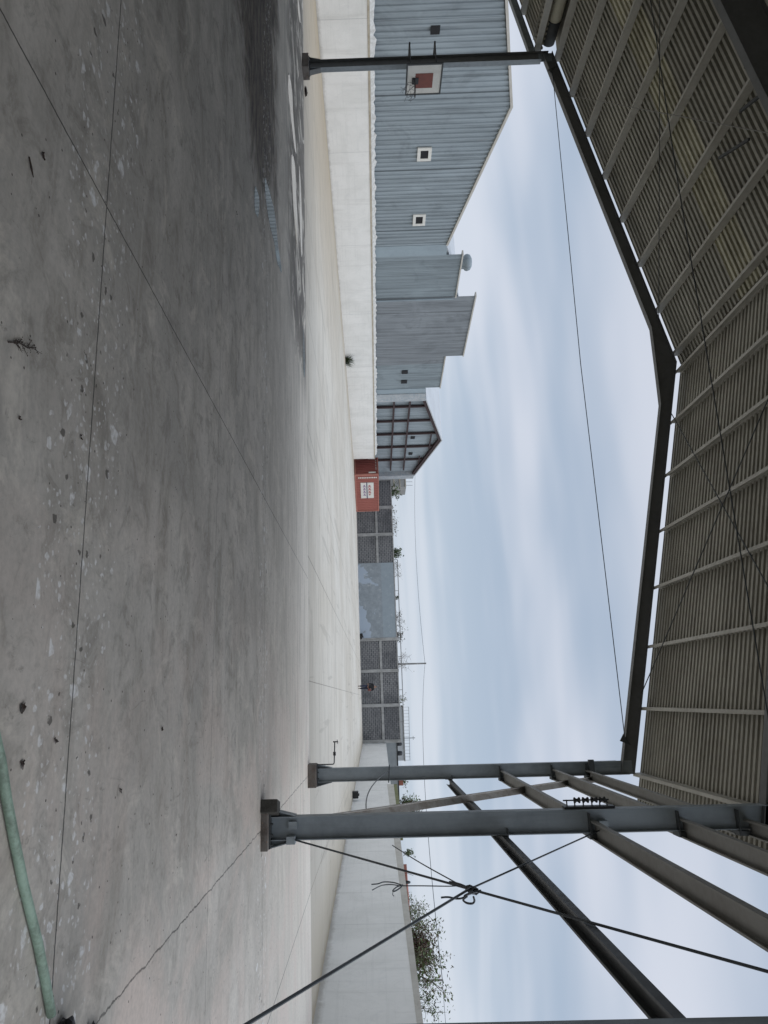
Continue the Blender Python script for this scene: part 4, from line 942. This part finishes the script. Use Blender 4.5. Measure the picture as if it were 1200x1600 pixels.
rb_ = [(.14,.10),(.12,.09),(.14,.10),(.10,.08),.045,(.07,.085),(.065,.08),.06,.045,.035,.03,.06,.045,.035,.03,.085,.058,.04,.035,.085,.058,.04,.035]
skin_mesh('body', vb_, eb_, rb_, M['skin'], Pn)
skin_mesh('jacket', [q_(0,0,.90),q_(0,0,1.10),q_(0,0,1.32),q_(0,0,1.45),q_(-.20,0,1.41),q_(-.28,.02,1.14),q_(-.26,-.09,.94),q_(.20,0,1.41),q_(.31,.02,1.16),q_(.22,-.16,1.09)],
          [(0,1),(1,2),(2,3),(3,4),(4,5),(5,6),(3,7),(7,8),(8,9)], [(.20,.15),(.19,.14),(.21,.15),(.13,.11),.10,.078,.06,.10,.078,.06], M['jacket'], Pn)
skin_mesh('trousers', [q_(0,0,.93),q_(-.09,0,.84),q_(-.10,-.14,.50),q_(-.10,-.18,.12),q_(.09,0,.84),q_(.10,.10,.50),q_(.10,.32,.18)],
          [(0,1),(1,2),(2,3),(0,4),(4,5),(5,6)], [(.16,.12),.105,.082,.068,.105,.082,.068], M['trouser'], Pn)
skin_mesh('hair', [q_(0,.0,1.64),q_(0,-.01,1.71)], [(0,1)], [(.088,.105),(.078,.095)], M['hair'], Pn)
for s_, yy, zz in ((-.10,-.22,.045),(.10,.30,.07)):
    skin_mesh('shoe', [q_(s_,yy+.06,zz),q_(s_,yy-.12,zz)], [(0,1)], [.055,.045], M['shoe'], Pn)
crumple('red_cloth', (px0+.27,py0-.26,pz0+1.02), .10, 'red cloth bundle held under the arm of the walking person', 'cloth', M['redbag'], 1.3, 2)

# ------------------------------------------------------------------ world, sun, camera
world = bpy.data.worlds.new('World'); scene.world = world; world.use_nodes = True
wt = world.node_tree; wn = wt.nodes; wl = wt.links; wn.clear()
class WN_(NT):
    def __init__(s): s.t = wt; s.n = wn; s.l = wl
t = WN_()
out = wn.new('ShaderNodeOutputWorld'); bg = wn.new('ShaderNodeBackground'); sky = wn.new('ShaderNodeTexSky')
SUN_EL, SUN_AZ = 52, 100      # azimuth clockwise from +Y
sky.sky_type = 'NISHITA'; sky.sun_disc = False; sky.sun_elevation = R(SUN_EL); sky.sun_rotation = R(SUN_AZ)
tc = wn.new('ShaderNodeTexCoord'); dirv = tc.outputs['Generated']; X, Y, Z = t.xyz(dirv)
zz = t.m('ADD', t.m('MAXIMUM', Z, 0.0), .13)
u = t.m('DIVIDE', X, zz); v = t.m('DIVIDE', Y, zz); cv = t.comb(u, v, 0.0)
n1 = t.noise(t.add(t.mul(cv, (.75,1.25,1)), (4.2,1.1,0)), .62, 3, .45, .25); n2 = t.noise(t.add(t.mul(cv, (.5,1.6,1)), (1.7,5.3,0)), 1.5, 2, .45, .2)
f = t.m('ADD', t.m('MULTIPLY', n1, .72), t.m('MULTIPLY', n2, .28))
cl = t.mix(t.ss(f, .36, .62), (.445,.54,.675), (.76,.797,.89))
hz = t.m('SUBTRACT', 1, t.ss(Z, .0, .22)); cl = t.mix(t.m('MULTIPLY', hz, .6), cl, (.66,.745,.86))
zen = t.m('ADD', 1, t.m('MULTIPLY', t.ss(Z, .60, .95), 1.9))   # overcast: brightest overhead
sc = wn.new('ShaderNodeVectorMath'); sc.operation = 'SCALE'; wl.new(cl, sc.inputs[0]); wl.new(zen, sc.inputs['Scale'])
sk = wn.new('ShaderNodeVectorMath'); sk.operation = 'SCALE'; wl.new(sky.outputs[0], sk.inputs[0]); sk.inputs['Scale'].default_value = .12
adn = wn.new('ShaderNodeVectorMath'); adn.operation = 'MULTIPLY_ADD'; wl.new(sc.outputs[0], adn.inputs[0]); adn.inputs[1].default_value = (8.4,8.4,8.4); wl.new(sk.outputs[0], adn.inputs[2])
wl.new(adn.outputs[0], bg.inputs[0]); bg.inputs[1].default_value = .1; wl.new(bg.outputs[0], out.inputs[0])

sl = bpy.data.lights.new('Sun', 'SUN'); sl.energy = .7; sl.angle = R(60); sl.color = (1,.96,.9)
so = bpy.data.objects.new('sun', sl); col.objects.link(so)
sdv = Vector((math.sin(R(SUN_AZ))*math.cos(R(SUN_EL)), math.cos(R(SUN_AZ))*math.cos(R(SUN_EL)), math.sin(R(SUN_EL))))
so.rotation_euler = sdv.to_track_quat('Z', 'Y').to_euler()

cam = bpy.data.cameras.new('Camera'); co = bpy.data.objects.new('camera', cam); col.objects.link(co)
cam.sensor_fit = 'VERTICAL'; cam.sensor_height = 36; cam.sensor_width = 27; cam.lens = 1139.455/1600*36
cam.shift_x = 40/1600; cam.clip_start = .05; cam.clip_end = 3000
r3 = Vector((.96793086,.24940463,-.03011939)); u3 = Vector((.02593525,.02004644,.99946261)); fw = Vector((-.24987439,.96819186,-.0129352))
Mx = Matrix((u3, -r3, -fw)).transposed().to_4x4(); Mx.translation = Vector((0,0,1.6)); co.matrix_world = Mx
scene.camera = co
scene.view_settings.view_transform = 'Standard'; scene.view_settings.look = 'None'; scene.view_settings.exposure = 0; scene.view_settings.gamma = 1
scene.render.engine = 'CYCLES'
scene.cycles.max_bounces = 8; scene.cycles.diffuse_bounces = 5
scene.render.resolution_x = 768; scene.render.resolution_y = 1024
